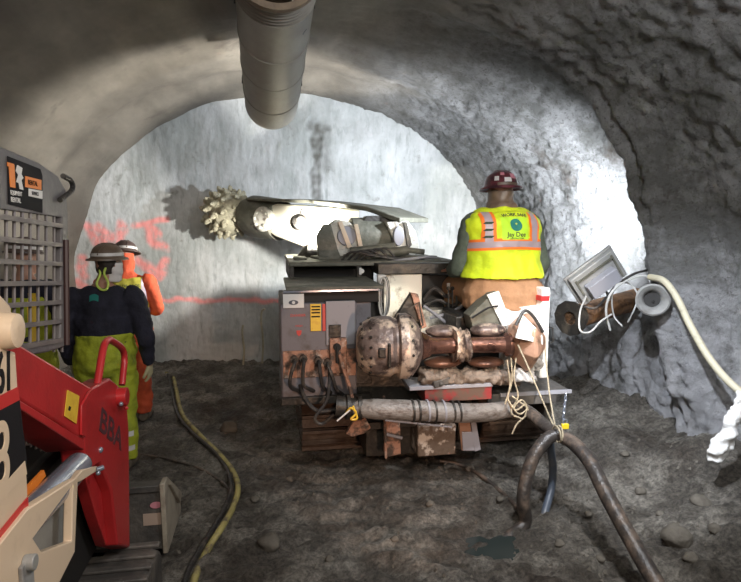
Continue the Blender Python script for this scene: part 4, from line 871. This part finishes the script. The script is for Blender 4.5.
# ============================================================ people
from mathutils.bvhtree import BVHTree
def smoothstep(t): return t*t*(3-2*t)
class Fig:
    def __init__(s, loc, rot, sc, bulk, pelvis, lean=0, head=(0, 0), hoff=(0, 0, 0), arms=None, legs=None, neck=.715):
        s.loc = V(loc); s.T = Matrix.Translation(s.loc) @ Matrix.Rotation(R(rot), 4, 'Z') @ Matrix.Scale(sc, 4); s.sc = sc
        s.bulk = bulk; s.pv = V(pelvis); s.up = V((0, math.sin(R(lean)), math.cos(R(lean)))); s.fw = V((0, math.cos(R(lean)), -math.sin(R(lean))))
        s.arms = arms; s.legs = legs; s.HM = Matrix.Rotation(R(head[0]), 3, 'Z') @ Matrix.Rotation(R(head[1]), 3, 'X')
        s.hc = s.pv+s.up*neck+V((0, .02, 0))+V(hoff)
    def w(s, p): return s.T @ V(p)
    def fin(s, b): b.v = [s.T @ p for p in b.v]; return b
    TR = [(-.13, .10, .09), (-.07, .165, .125), (.03, .172, .132), (.13, .160, .115), (.24, .160, .115), (.34, .172, .122), (.42, .182, .118), (.48, .180, .100), (.525, .135, .080), (.555, .082, .068)]
    def torso(s, b, inf, h0=-.2, h1=1, neck=True):
        rg = []
        for h, rx, ry in s.TR:
            if h0 <= h <= h1: rg.append((s.pv+s.up*h, rx*s.bulk+inf, ry*s.bulk+inf, V((1, 0, 0)), s.fw))
        if neck: rg += [(s.pv+s.up*.585, .062+inf*.5, .062+inf*.5, V((1, 0, 0)), s.fw), (s.hc-s.up*.03, .058+inf*.4, .06+inf*.4, V((1, 0, 0)), s.fw)]
        b.rings(rg, 32)
    def arm(s, b, k, inf, end=1.0):
        S, E, W = [V(p) for p in s.arms[k]]; wr = E.lerp(W, end)
        q = s.bulk**.6
        b.tube([S-(E-S).normalized()*.02+V(((-.05, .05)[k]*-1, 0, .0)), S, S.lerp(E, .5), E, E.lerp(wr, .35), wr], [.062*q+inf, .064*q+inf, .052*q+inf, .043*q+inf, .043*q+inf, .030*q+inf], 16, 5)
    def leg(s, b, k, inf, end=1.0):
        H_, K, A = [V(p) for p in s.legs[k]]; q = s.bulk**.5; an = K.lerp(A, end)
        b.tube([H_+V((0, 0, .06)), H_, H_.lerp(K, .5), K, K.lerp(an, .35), an], [.085*q+inf, .092*q+inf, .078*q+inf, .060*q+inf, .058*q+inf, .042*q+inf], 18, 5)
    def foot(s, b, k, inf):
        A = V(s.legs[k][2]); o = (-.02, .02)[k]
        b.rings([(A+V((0, -.055, -.035)), .030+inf, .030+inf, V((1, 0, 0)), V((0, 0, 1))), (A+V((0, -.02, -.03)), .042+inf, .045+inf, V((1, 0, 0)), V((0, 0, 1))), (A+V((o, .08, -.045)), .047+inf, .030+inf, V((1, 0, 0)), V((0, 0, 1))), (A+V((o*1.4, .16, -.055)), .044+inf, .020+inf, V((1, 0, 0)), V((0, 0, 1))), (A+V((o*1.6, .195, -.058)), .024+inf, .012+inf, V((1, 0, 0)), V((0, 0, 1)))], 16)
    def hand(s, b, k, d, n, curl=.5, inf=0):
        W = V(s.arms[k][2]); d = V(d).normalized(); n = V(n); n = (n-d*n.dot(d)).normalized(); u = d.cross(n)      # n: palm side, u: across
        if k == 1: u = -u
        b.rings([(W-d*.03, .026+inf, .022+inf, u, n), (W+d*.01, .032+inf, .018+inf, u, n), (W+d*.05, .042+inf, .016+inf, u, n), (W+d*.09, .040+inf, .013+inf, u, n)], 16)
        for j, (o, l) in enumerate(((.031, .072), (.011, .080), (-.010, .075), (-.030, .058))):
            p = W+d*.08+u*o; a = d; q = [p]; 
            for seg_ in (.42, .33, .25):
                c_ = curl*(.5 if seg_ == .42 else .8); a = (a*math.cos(c_)+n*math.sin(c_)).normalized() if seg_ == .42 else (a+n*c_).normalized(); q.append(q[-1]+a*l*seg_)
            b.tube(q, [.0095+inf, .009+inf, .0085+inf, .0072+inf], 10, 3)
        p = W+d*.02+u*.03; b.tube([p, p+u*.025+d*.025+n*.008, p+u*.038+d*.052+n*.02, p+u*.036+d*.075+n*.032], [.013+inf, .011+inf, .0095+inf, .008+inf], 10, 3)
    def head(s, b):
        h = s.HM; c = s.hc
        def q(x, y, z): return c+h@V((x, y, z))
        X = h@V((1, 0, 0)); Y = h@V((0, 1, 0))
        b.rings([(q(0, .035, -.125), .030, .030, X, Y), (q(0, .022, -.105), .050, .062, X, Y), (q(0, .010, -.07), .062, .080, X, Y), (q(0, .002, -.03), .070, .090, X, Y), (q(0, 0, .01), .075, .096, X, Y), (q(0, -.002, .05), .077, .099, X, Y), (q(0, -.004, .085), .068, .088, X, Y), (q(0, -.004, .108), .045, .060, X, Y), (q(0, -.004, .118), .015, .02, X, Y)], 28)
        b.rings([(q(0, .088, .022), .008, .008, X, Y), (q(0, .098, .0), .010, .012, X, Y), (q(0, .104, -.022), .015, .017, X, Y), (q(0, .092, -.034), .014, .012, X, Y)], 12)       # nose
        b.tube([q(-.05, .078, .038), q(-.02, .094, .04), q(.02, .094, .04), q(.05, .078, .038)], .010, 8, 3)                                               # brow
        b.tube([q(-.022, .087, -.062), q(0, .095, -.060), q(.022, .087, -.062)], .008, 8, 3); b.ball(q(0, .078, -.10), .022, .018, .018, 10, 8)        # lips, chin
        for e in (-1, 1): b.ball(q(.074*e, -.008, -.005), .012, .020, .032, 10, 8)
    def build_body(s, root, hands):
        b = M(); s.torso(b, 0); s.head(b)
        for k in (0, 1):
            s.arm(b, k, 0); s.leg(b, k, 0); s.foot(b, k, -.006)
            if hands: s.hand(b, k, *hands[k])
        s.fin(b); s.body = b.build('body', m_skin, root, remesh=.0095, csmooth=2)
        for e in (-1, 1):
            b = M(); c = s.hc+s.HM@V((.031*e, .083, .014)); b.ball(c, .0115, n=12, m=8); s.fin(b); o = b.build('eye', m_decalwhite, root)
            b = M(); b.ball(c+s.HM@V((0, .0075, 0)), .0055, n=10, m=6); s.fin(b); b.build('pupil', m_hair, o)
    def garment(s, root, name, m, fn, vox=.012, wr=(.012, 9), label=None, cs=3):
        b = M(); fn(b); s.fin(b); return b.build(name, m, root, remesh=vox, csmooth=cs, disp=wr, label=label)
    def hat(s, root, m, brim=True, stripe=None, tilt=0):
        h = s.HM @ Matrix.Rotation(R(tilt), 3, 'X'); c = s.hc+s.HM@V((0, -.003, .055)); X = h@V((1, 0, 0)); Y = h@V((0, 1, 0)); Z = h@V((0, 0, 1)); b = M()
        rg = [(c+Z*.002, .138, .160), (c-Z*.012, .141, .164), (c-Z*.008, .138, .160), (c+Z*.008, .112, .132), (c+Z*.02, .108, .126), (c+Z*.05, .103, .121), (c+Z*.08, .088, .104), (c+Z*.100, .064, .078), (c+Z*.112, .034, .042), (c+Z*.114, .006, .008)]
        b.rings([(p, rx, ry, X, Y) for p, rx, ry in rg], 36)
        for e in (-.035, 0, .035): b.tube([c+Z*.03+X*e-Y*.118, c+Z*.085+X*e-Y*.085, c+Z*.116+X*e*.8, c+Z*.085+X*e+Y*.085, c+Z*.03+X*e+Y*.118], .007, 6, 4)
        s.fin(b); o = b.build('hard_hat', m, root)
        if stripe:
            b = M(); b.rings([(c+Z*.022, .110, .128, X, Y), (c+Z*.045, .1075, .1255, X, Y)], 36); s.fin(b); b.build('hat_band', stripe, o)
        s.hatc = (c, X, Y, Z); return o
    def hat_sticker(s, o, m, az, z, w, h_):
        c, X, Y, Z = s.hatc; b = M(); n = 8; vs = []
        for j in range(n+1):
            a = R(az)+(j/n-.5)*w/.11
            for zz in (z-h_/2, z+h_/2):
                k = 1-max(0, zz-.045)*4.5; vs.append(c+Z*zz+X*(.113*k*math.sin(a))-Y*(.131*k*math.cos(a)))
        b.add(vs, [(2*j, 2*j+2, 2*j+3, 2*j+1) for j in range(n)]); s.fin(b); b.build('hat_sticker', m, o)
    def proj(s, b, target, off=.003, front=False):
        """lay a flat pattern (local x, z; y ignored) on the back or the front of a garment"""
        bv = BVHTree.FromPolygons([v.co[:] for v in target.data.vertices], [p.vertices[:] for p in target.data.polygons]); org = WL[target.name]
        sg = 1 if front else -1; d = (s.T.to_3x3()@V((0, -sg, 0))).normalized(); out = []; last = None
        for v in b.v:
            p = s.w((v.x, sg*1.0, v.z))-org; h = bv.ray_cast(p, d, 5)
            if h[0] is None: q = s.w((v.x, sg*(.11*s.bulk), v.z))-org if last is None else p+d*last
            else: q = h[0]; last = (q-p).length
            out.append(q-d*off+org)
        b.v = out; return b
    def patch(s, root, target, name, m, x0, x1, z0, z1, off=.003, front=False, skew=0, nx=16, nz=12, label=None, arch=0):
        b = M(); vs = [(x0+(x1-x0)*i/nx+skew*(j/nz), 0, z0+(z1-z0)*j/nz-arch*((i/nx-.5)*2)**2) for j in range(nz+1) for i in range(nx+1)]
        b.add(vs, [(j*(nx+1)+i, j*(nx+1)+i+1, (j+1)*(nx+1)+i+1, (j+1)*(nx+1)+i) for j in range(nz) for i in range(nx)])
        s.proj(b, target, off, front); return b.build(name, m, target, label=label)
    def belt(s, target, name, m, z0, z1, off=.003, ang=None, n=72, cx=0, cy=0, label=None, dip=0):
        bv = BVHTree.FromPolygons([v.co[:] for v in target.data.vertices], [p.vertices[:] for p in target.data.polygons]); org = WL[target.name]; vs = []; rows = 4; T3 = s.T.to_3x3()
        for j in range(rows+1):
            for i in range(n):
                a = 2*math.pi*i/n; dr = V((math.sin(a), -math.cos(a), 0)); z = z0+(z1-z0)*j/rows-dip*math.cos(a); p = s.w(V((cx, cy, z))+dr*.5)-org; d = (T3@(-dr)).normalized(); h = bv.ray_cast(p, d, .6*s.sc)
                q = h[0] if h[0] is not None else s.w(V((cx, cy, z))+dr*.14)-org
                vs.append(q-d*off+org)
        b = M(); b.add(vs, [(j*n+i, j*n+(i+1) % n, (j+1)*n+(i+1) % n, (j+1)*n+i) for j in range(rows) for i in range(n)]); return b.build(name, m, target, label=label)
    def word(s, target, str_, size, x, z, m, off=.005, sx=1, bend=0):
        cu = bpy.data.curves.new('t', 'FONT'); cu.body = str_; cu.size = size; cu.align_x = 'CENTER'; cu.align_y = 'CENTER'; cu.offset = size*.015
        t = bpy.data.objects.new('t', cu); col.objects.link(t); me = bpy.data.meshes.new_from_object(t.evaluated_get(bpy.context.evaluated_depsgraph_get())); bpy.data.objects.remove(t)
        b = M(); b.add([(x+v.co.x*sx, 0, z+v.co.y-bend*v.co.x**2) for v in me.vertices], [tuple(p.vertices) for p in me.polygons]); s.proj(b, target, off); return b.build('printed_word', m, target, smooth=False)
    def disc(s, target, name, m, x, z, r, off=.004, r0=0):
        b = M(); n = 32; b.add([(x+q*math.sin(2*math.pi*i/n), 0, z+q*math.cos(2*math.pi*i/n)) for q in (r0 or .001, r) for i in range(n)], [(i, (i+1) % n, n+(i+1) % n, n+i) for i in range(n)]); s.proj(b, target, off); return b.build(name, m, target)

ST_ARMS = [((-.205, 0, 1.395), (-.27, -.03, 1.12), (-.275, .06, .88)), ((.205, 0, 1.395), (.27, -.03, 1.12), (.275, .06, .88))]
ST_LEGS = [((-.09, 0, .88), (-.10, .015, .50), (-.11, -.01, .10)), ((.09, 0, .88), (.10, .015, .50), (.11, -.01, .10))]
def wide(a, k, dx=.0): return [tuple(V((p[0]*k, p[1], p[2])) for p in side_) for side_ in a]
m_vest1 = mat('bright_yellow_vest', (.66, .82, .02), .7, 0, (.45, .62, .02), 7, .5, .75, .25, 40)
m_vest2 = mat('yellow_vest', (.46, .42, .05), .75, 0, (.36, .33, .05), 7, .45, .7, .2, 40)
m_trim = mat('orange_trim', (.95, .22, .03), .7)
m_reflect = mat('grey_reflective_tape', (.40, .33, .38), .45)

# --- the operator on the machine
sc = 1.21; Yo = 4.42; seatc = P(502, 310, Yo)
fo = Fig((seatc.x, Yo, seatc.z+.13*sc), 2, sc, 1.30, (0, 0, 0), 5, (4, -3), neck=.645,
         arms=[((-.20, .05, .44), (-.275, .09, .17), (-.25, .31, .12)), ((.205, .05, .44), (.31, .07, .17), (.25, .32, .12))],
         legs=[((-.10, .03, -.03), (-.17, .44, .0), (-.16, .46, -.42)), ((.10, .03, -.03), (.17, .44, .0), (.16, .46, -.42))])
OP = thing('person', fo.loc-V((0, 0, .13)), 'operator in bright yellow vest and dark red hard hat seated on the tunnelling machine', 'person')
fo.build_body(OP, [((.1, 1, .1), (0, .3, -1), .8), ((-.1, 1, .1), (0, .3, -1), .8)])
sh = fo.garment(OP, 'shirt', m_greenshirt, lambda b: (fo.torso(b, .014, -.05, .56, False), fo.arm(b, 0, .016, .96), fo.arm(b, 1, .016, .96)))
def trs(b):
    fo.torso(b, .024, -.2, .14, False); [(fo.leg(b, k, .022)) for k in (0, 1)]
    b.rings([(V((0, -.01, -.15)), .20, .15), (V((0, -.02, -.10)), .285, .20), (V((0, -.02, .0)), .290, .205), (V((0, -.01, .08)), .245, .18), (V((0, 0, .12)), .22, .15)], 30)
tr_ = fo.garment(OP, 'trousers', m_duck, trs, wr=(.016, 8))
[fo.garment(OP, 'boot', m_boot, lambda b: fo.foot(b, kk, .010), .009, None) for kk in (0, 1)]
def vs1(b): fo.torso(b, .040, .13, .54, False); b.rings([(fo.pv+fo.up*.25, .262, .19, V((1, 0, 0)), fo.fw), (fo.pv+fo.up*.40, .262, .185, V((1, 0, 0)), fo.fw), (fo.pv+fo.up*.46, .262, .165, V((1, 0, 0)), fo.fw), (fo.pv+fo.up*.505, .245, .13, V((1, 0, 0)), fo.fw), (fo.pv+fo.up*.54, .19, .115, V((1, 0, 0)), fo.fw), (fo.pv+fo.up*.565, .13, .10, V((1, 0, 0)), fo.fw)], 32); b.rings([(fo.pv+fo.up*.30, .262, .19), (fo.pv+fo.up*.20, .268, .20), (fo.pv+fo.up*.10, .292, .228)], 32)
ve = fo.garment(OP, 'safety_vest', m_vest1, vs1, wr=(.020, 7), label='bright yellow vest with orange-edged grey stripes')
fo.belt(ve, 'orange_edging', m_trim, .275, .350, .003, dip=-.015); fo.belt(ve, 'reflective_stripe', m_reflect, .293, .332, .006, dip=-.015)
for k in (-1, 1):
    a, c = (.115, .205) if k > 0 else (-.205, -.115)
    fo.patch(OP, ve, 'orange_edging', m_trim, a, c, .33, .535, .004); fo.patch(OP, ve, 'reflective_stripe', m_reflect, a+.02, c-.02, .33, .535, .007)
    fo.patch(OP, ve, 'orange_edging', m_trim, a, c, .33, .53, .004, True)
    fo.patch(OP, ve, 'reflective_stripe', m_reflect, a+.02, c-.02, .33, .53, .007, True)
for k in range(3): fo.patch(OP, ve, 'dark_band', m_print, -.20+.0*k, -.145, .365+.045*k, .38+.045*k, .009, skew=.02)
fo.patch(OP, ve, 'back_panel', mat('lime_panel', (.50, .85, .04), .7), -.085, .10, .355, .50, .004)
fo.disc(ve, 'round_emblem', m_teal, .012, .450, .040, .008); e = fo.disc(ve, 'emblem_centre', m_lime, .012, .457, .006, .011)
fo.word(ve, 'Jay Dee', .042, .01, .387, m_print, .008); fo.word(ve, 'CONTRACTORS', .014, .01, .362, m_print, .008); fo.word(ve, 'WORK SAFE', .028, .012, .517, m_print, .009, 1.1, bend=1.5)
fo.patch(OP, ve, 'dark_crease', m_greenshirt, -.20, -.13, .10, .225, .004, skew=.05) if 0 else None
ho = fo.hat(OP, m_hatmaroon, tilt=0)
for m_, az, z, w_, h_ in ((m_stickerpink, 18, .07, .05, .035), (m_decalwhite, -6, .045, .05, .03), (m_decalwhite, -45, .055, .03, .03), (m_stickerpink, -25, .085, .03, .02), (m_decalwhite, 44, .045, .03, .03), (m_hatbrown, 0, .018, .16, .018)): fo.hat_sticker(ho, m_, az, z, w_, h_)
fo.garment(OP, 'hood', m_hatbrown, lambda b: (b.rings([(fo.pv+fo.up*.54, .125, .105), (fo.pv+fo.up*.60, .10, .095), (fo.hc-fo.up*.06, .088, .098), (fo.hc+fo.up*.04-V((0, .008, 0)), .086, .104)], 24)), wr=(.01, 12), label='brown liner round the neck under the hard hat')

# --- worker in the navy shirt
g = G(112, 470); f1 = Fig((g.x, g.y, gz(g.x, g.y)), 3, 1.02, 1.18, (0, 0, .92), 3, (-38, 0), hoff=(.04, 0, 0), arms=[((-.225, 0, 1.375), (-.29, -.02, 1.10), (-.27, .12, .88)), ((.225, 0, 1.375), (.30, -.05, 1.10), (.31, .05, .84))], legs=wide(ST_LEGS, 1.05))
W1 = thing('person', f1.loc, 'worker in navy shirt and yellow-green trousers with brown hard hat standing beyond the red arm', 'person')
f1.build_body(W1, [((0, .3, -1), (1, 0, 0), .5), ((0, .2, -1), (-1, .2, 0), .5)])
f1.garment(W1, 'shirt', m_navy, lambda b: (f1.torso(b, .016, .12, .56, False), b.rings([(V((0, 0, 1.03)), .215, .165), (V((0, 0, 1.25)), .215, .160)], 30), f1.arm(b, 0, .020, .95), f1.arm(b, 1, .020, .95)), wr=(.018, 8)); nav = WL and bpy.data.objects[[o.name for o in W1.children if o.name.startswith('shirt')][0]]
def t1(b): f1.torso(b, .030, -.2, .20, False); b.rings([(V((0, 0, .86)), .205, .155), (V((0, 0, 1.12)), .222, .172)], 30); [f1.leg(b, k, .036) for k in (0, 1)]
tr1 = f1.garment(W1, 'trousers', m_hivis, t1, wr=(.022, 8))
for k, x in ((0, -.105), (1, .105)):
    for z in (.30, .18): 
        o = f1.belt(tr1, 'reflective_stripe', m_tape, z, z+.04, .003, cx=x*1.05, cy=0, n=30) if 0 else f1.patch(W1, tr1, 'reflective_stripe', m_tape, x-.085, x+.085, z, z+.04, .003, nx=20)
[f1.garment(W1, 'boot', m_boot, lambda b: f1.foot(b, kk, .014), .009, None) for kk in (0, 1)]
f1.garment(W1, 'glove', m_glove, lambda b: f1.hand(b, 0, (0, .3, -1), (1, 0, 0), .5, .004), .006, None, cs=1); f1.garment(W1, 'glove', m_glove, lambda b: f1.hand(b, 1, (0, .2, -1), (-1, .2, 0), .5, .004), .006, None, cs=1)
f1.garment(W1, 'hair', m_hair, lambda b: b.rings([(f1.hc+f1.HM@V((0, -.02, -.06)), .066, .075), (f1.hc+f1.HM@V((0, -.012, 0)), .080, .092), (f1.hc+f1.HM@V((0, -.006, .06)), .082, .10)], 24), .009, (.008, 20))
f1.garment(W1, 'face_cloth', m_mask, lambda b: b.rings([(f1.hc+f1.HM@V((.01, .030, -.125)), .062, .075), (f1.hc+f1.HM@V((.012, .028, -.06)), .074, .086), (f1.hc+f1.HM@V((.012, .020, .005)), .080, .086), (f1.hc+f1.HM@V((.008, .02, .03)), .078, .084)], 24), .009, (.014, 16), label='white cloth over ear and cheek')
f1.hat(W1, m_hatbrown, stripe=m_tape)
b = M(); q0 = f1.hc+V((-.01, -.10, 0)); b.tube([f1.hc+V((-.05, -.06, -.01)), q0+V((-.03, -.0, -.06)), q0+V((-.05, -.03, -.13)), q0+V((-.02, -.045, -.17)), q0+V((.02, -.045, -.17)), q0+V((.03, -.03, -.12)), q0+V((.0, -.0, -.06)), f1.hc+V((.0, -.09, -.01))], .009, 8); f1.fin(b); b.build('lanyard', m_lime, W1, label='lime green cord looped at the nape')
f1.patch(W1, nav, 'back_logo', m_teal, -.07, -.005, 1.385, 1.43, .004, nx=8, nz=6, arch=.012)

# --- worker with yellow vest and orange clothes
g = G(133, 424); f2 = Fig((g.x, g.y, gz(g.x, g.y)), 6, 1.03, 1.08, (0, 0, .92), 3, (-4, -8), arms=[((-.205, 0, 1.385), (-.27, .03, 1.13), (-.10, .28, 1.12)), ((.205, 0, 1.385), (.275, .02, 1.13), (.10, .30, 1.10))], legs=wide(ST_LEGS, .95))
W2 = thing('person', f2.loc, 'farther worker in yellow vest and orange clothes with dark hard hat, facing the white face', 'person')
f2.build_body(W2, [((1, .4, 0), (0, -.5, -1), .6), ((-1, .4, 0), (0, -.5, -1), .6)])
f2.garment(W2, 'jacket', m_orangecloth, lambda b: (f2.torso(b, .016, -.05, .56, True), f2.arm(b, 0, .020, .95), f2.arm(b, 1, .020, .95), b.rings([(f2.hc-V((0, .0, .12)), .075, .085), (f2.hc-V((0, .012, .02)), .082, .095), (f2.hc+V((0, -.01, .05)), .080, .10)], 24)), label='orange hooded jacket')
f2.garment(W2, 'trousers', m_orangecloth, lambda b: (f2.torso(b, .026, -.2, .16, False), [f2.leg(b, k, .038) for k in (0, 1)]), wr=(.02, 8))
[f2.garment(W2, 'boot', m_boot, lambda b: f2.foot(b, kk, .014), .009, None) for kk in (0, 1)]
v2 = f2.garment(W2, 'safety_vest', m_vest2, lambda b: (f2.torso(b, .034, .10, .54, False), b.rings([(V((0, 0, .98)), .205, .158), (V((0, 0, 1.2)), .20, .155)], 30)), wr=(.018, 8), label='yellow safety vest with grey stripes')
f2.belt(v2, 'reflective_stripe', m_reflect, 1.10, 1.15, .004)
for a, c in ((-.19, -.145), (.145, .19)): f2.patch(W2, v2, 'reflective_stripe', m_reflect, a, c, 1.15, 1.44, .004)
f2.word(v2, 'TRAYLOR BROS', .036, 0, 1.375, m_print, .005, 1.05); f2.word(v2, 'UNDERGROUND', .015, 0, 1.335, m_print, .005, 1.3)
f2.hat(W2, m_hatdark, stripe=m_tape, tilt=-4)

# --- worker seen through the mesh of the cab
g = P(25, 300, 5.1); gx = g.x; f3 = Fig((gx, 5.1, gz(gx, 5.1)), -10, 1.04, 1.15, (0, 0, .92), 2, (-25, -5), arms=[((-.215, 0, 1.38), (-.29, .02, 1.13), (-.14, .26, 1.05)), ((.215, 0, 1.38), (.29, .02, 1.13), (.14, .26, 1.05))], legs=ST_LEGS)
W3 = thing('person', f3.loc, 'worker in dull yellow-green vest seen through the mesh of the loader cab', 'person')
f3.build_body(W3, [((1, .4, 0), (0, -.5, -1), .6), ((-1, .4, 0), (0, -.5, -1), .6)])
f3.garment(W3, 'shirt', m_navy, lambda b: (f3.torso(b, .016, -.05, .56, False), f3.arm(b, 0, .020, .95), f3.arm(b, 1, .020, .95)))
f3.garment(W3, 'trousers', m_hivis, lambda b: (f3.torso(b, .026, -.2, .16, False), [f3.leg(b, k, .034) for k in (0, 1)]), wr=(.02, 8))
[f3.garment(W3, 'boot', m_boot, lambda b: f3.foot(b, kk, .014), .009, None) for kk in (0, 1)]
v3 = f3.garment(W3, 'safety_vest', m_hivis, lambda b: (f3.torso(b, .034, .08, .47, False), b.rings([(V((0, 0, .95)), .215, .165), (V((0, 0, 1.2)), .21, .16)], 30)), wr=(.018, 8))
for a, c in ((-.16, -.10), (.10, .16)): f3.patch(W3, v3, 'reflective_stripe', m_yellow, a, c, 1.0, 1.38, .004, label='yellow stripe')
f3.hat(W3, m_hatdark, stripe=m_tape)
# ============================================================ lamps, air and camera
def spot(name, loc, target, w, c, ang, blend=.5, rad=.05):
    l = bpy.data.lights.new(name, 'SPOT'); l.energy = w; l.color = c; l.spot_size = R(ang); l.spot_blend = blend; l.shadow_soft_size = rad
    o = bpy.data.objects.new(name, l); col.objects.link(o); o.location = loc; o.rotation_euler = (V(target)-V(loc)).to_track_quat('-Z', 'Y').to_euler(); return o
def area(name, loc, target, w, c, sx, sy):
    l = bpy.data.lights.new(name, 'AREA'); l.energy = w; l.color = c; l.shape = 'RECTANGLE'; l.size = sx; l.size_y = sy
    o = bpy.data.objects.new(name, l); col.objects.link(o); o.location = loc; o.rotation_euler = (V(target)-V(loc)).to_track_quat('-Z', 'Y').to_euler(); return o
p = LAMP+LDIR*.10
spot('wall_floodlight', p, p+V((.30, 1, .50)), 480, (.88, .94, 1), 128, .9, .08)
spot('face_fill_spot', P(503, 203, 4.95)+V((0, 0, .10)), (0, 8.2, 3.0), 340, (.84, .91, 1), 95, .9, .06)  # added fill hidden behind the operator for the upper face
spot('boom_floodlight', LB_POS, LB_POS+V((-.45, 1, .10)), 270, (1, .97, .90), 172, .3, .035)
c = P(400, 285, 4.55); spot('step_lamp', (c.x, c.y, c.z), P(396, 320, 4.9), 6, (1, .95, .8), 90, .7, .03)
# unseen work lamps and added fill lights out of frame
spot('warm_work_lamp', (1.9, .3, 2.5), (1.85, 4.0, 1.45), 380, (1, .84, .68), 27, .3, .05)
spot('low_warm_lamp', (.9, .6, .9), (.85, 4.2, .62), 130, (1, .60, .40), 34, .2, .03)
area('rear_fill', (.2, -.8, 3.3), (.5, 4.5, 1.0), 42, (1, .96, .90), 2.0, 1.0)  # added soft overall fill, no fixture built
area('ground_fill', (1.6, 1.2, 3.2), (1.4, 4.2, 0), 44, (.95, .97, 1), .5, .5)
spot('side_lamp', (1.3, 2.3, 2.9), (3.2, 4.2, .35), 480, (.84, .90, 1), 56, .9, .03)
spot('ground_spot_fill', (1.6, 2.5, 3.3), (1.7, 3.8, 0), 230, (.96, .97, 1), 62, .9, .05)  # added unseen spot that brightens the foreground mud
area('loader_fill', (.3, .3, 2.4), (-.8, 2.2, .8), 13, (1, .80, .62), .3, .3)  # added warm fill on the loader, no fixture
w = bpy.data.worlds.new('World'); bpy.context.scene.world = w; w.use_nodes = True; w.node_tree.nodes['Background'].inputs[0].default_value = (.9, .95, 1, 1); w.node_tree.nodes['Background'].inputs[1].default_value = .025
cam = bpy.data.cameras.new('Camera'); co = bpy.data.objects.new('Camera', cam); col.objects.link(co); co.location = (0, 0, CH); co.rotation_euler = (R(90)+PIT, 0, -YAW)
cam.sensor_width = 36; cam.lens = F/741*36; cam.clip_start = .05
sc_ = bpy.context.scene; sc_.camera = co
vs_ = sc_.view_settings; vs_.view_transform = 'Standard'; vs_.look = 'None'; vs_.gamma = 1; vs_.use_curve_mapping = False; vs_.exposure = .2
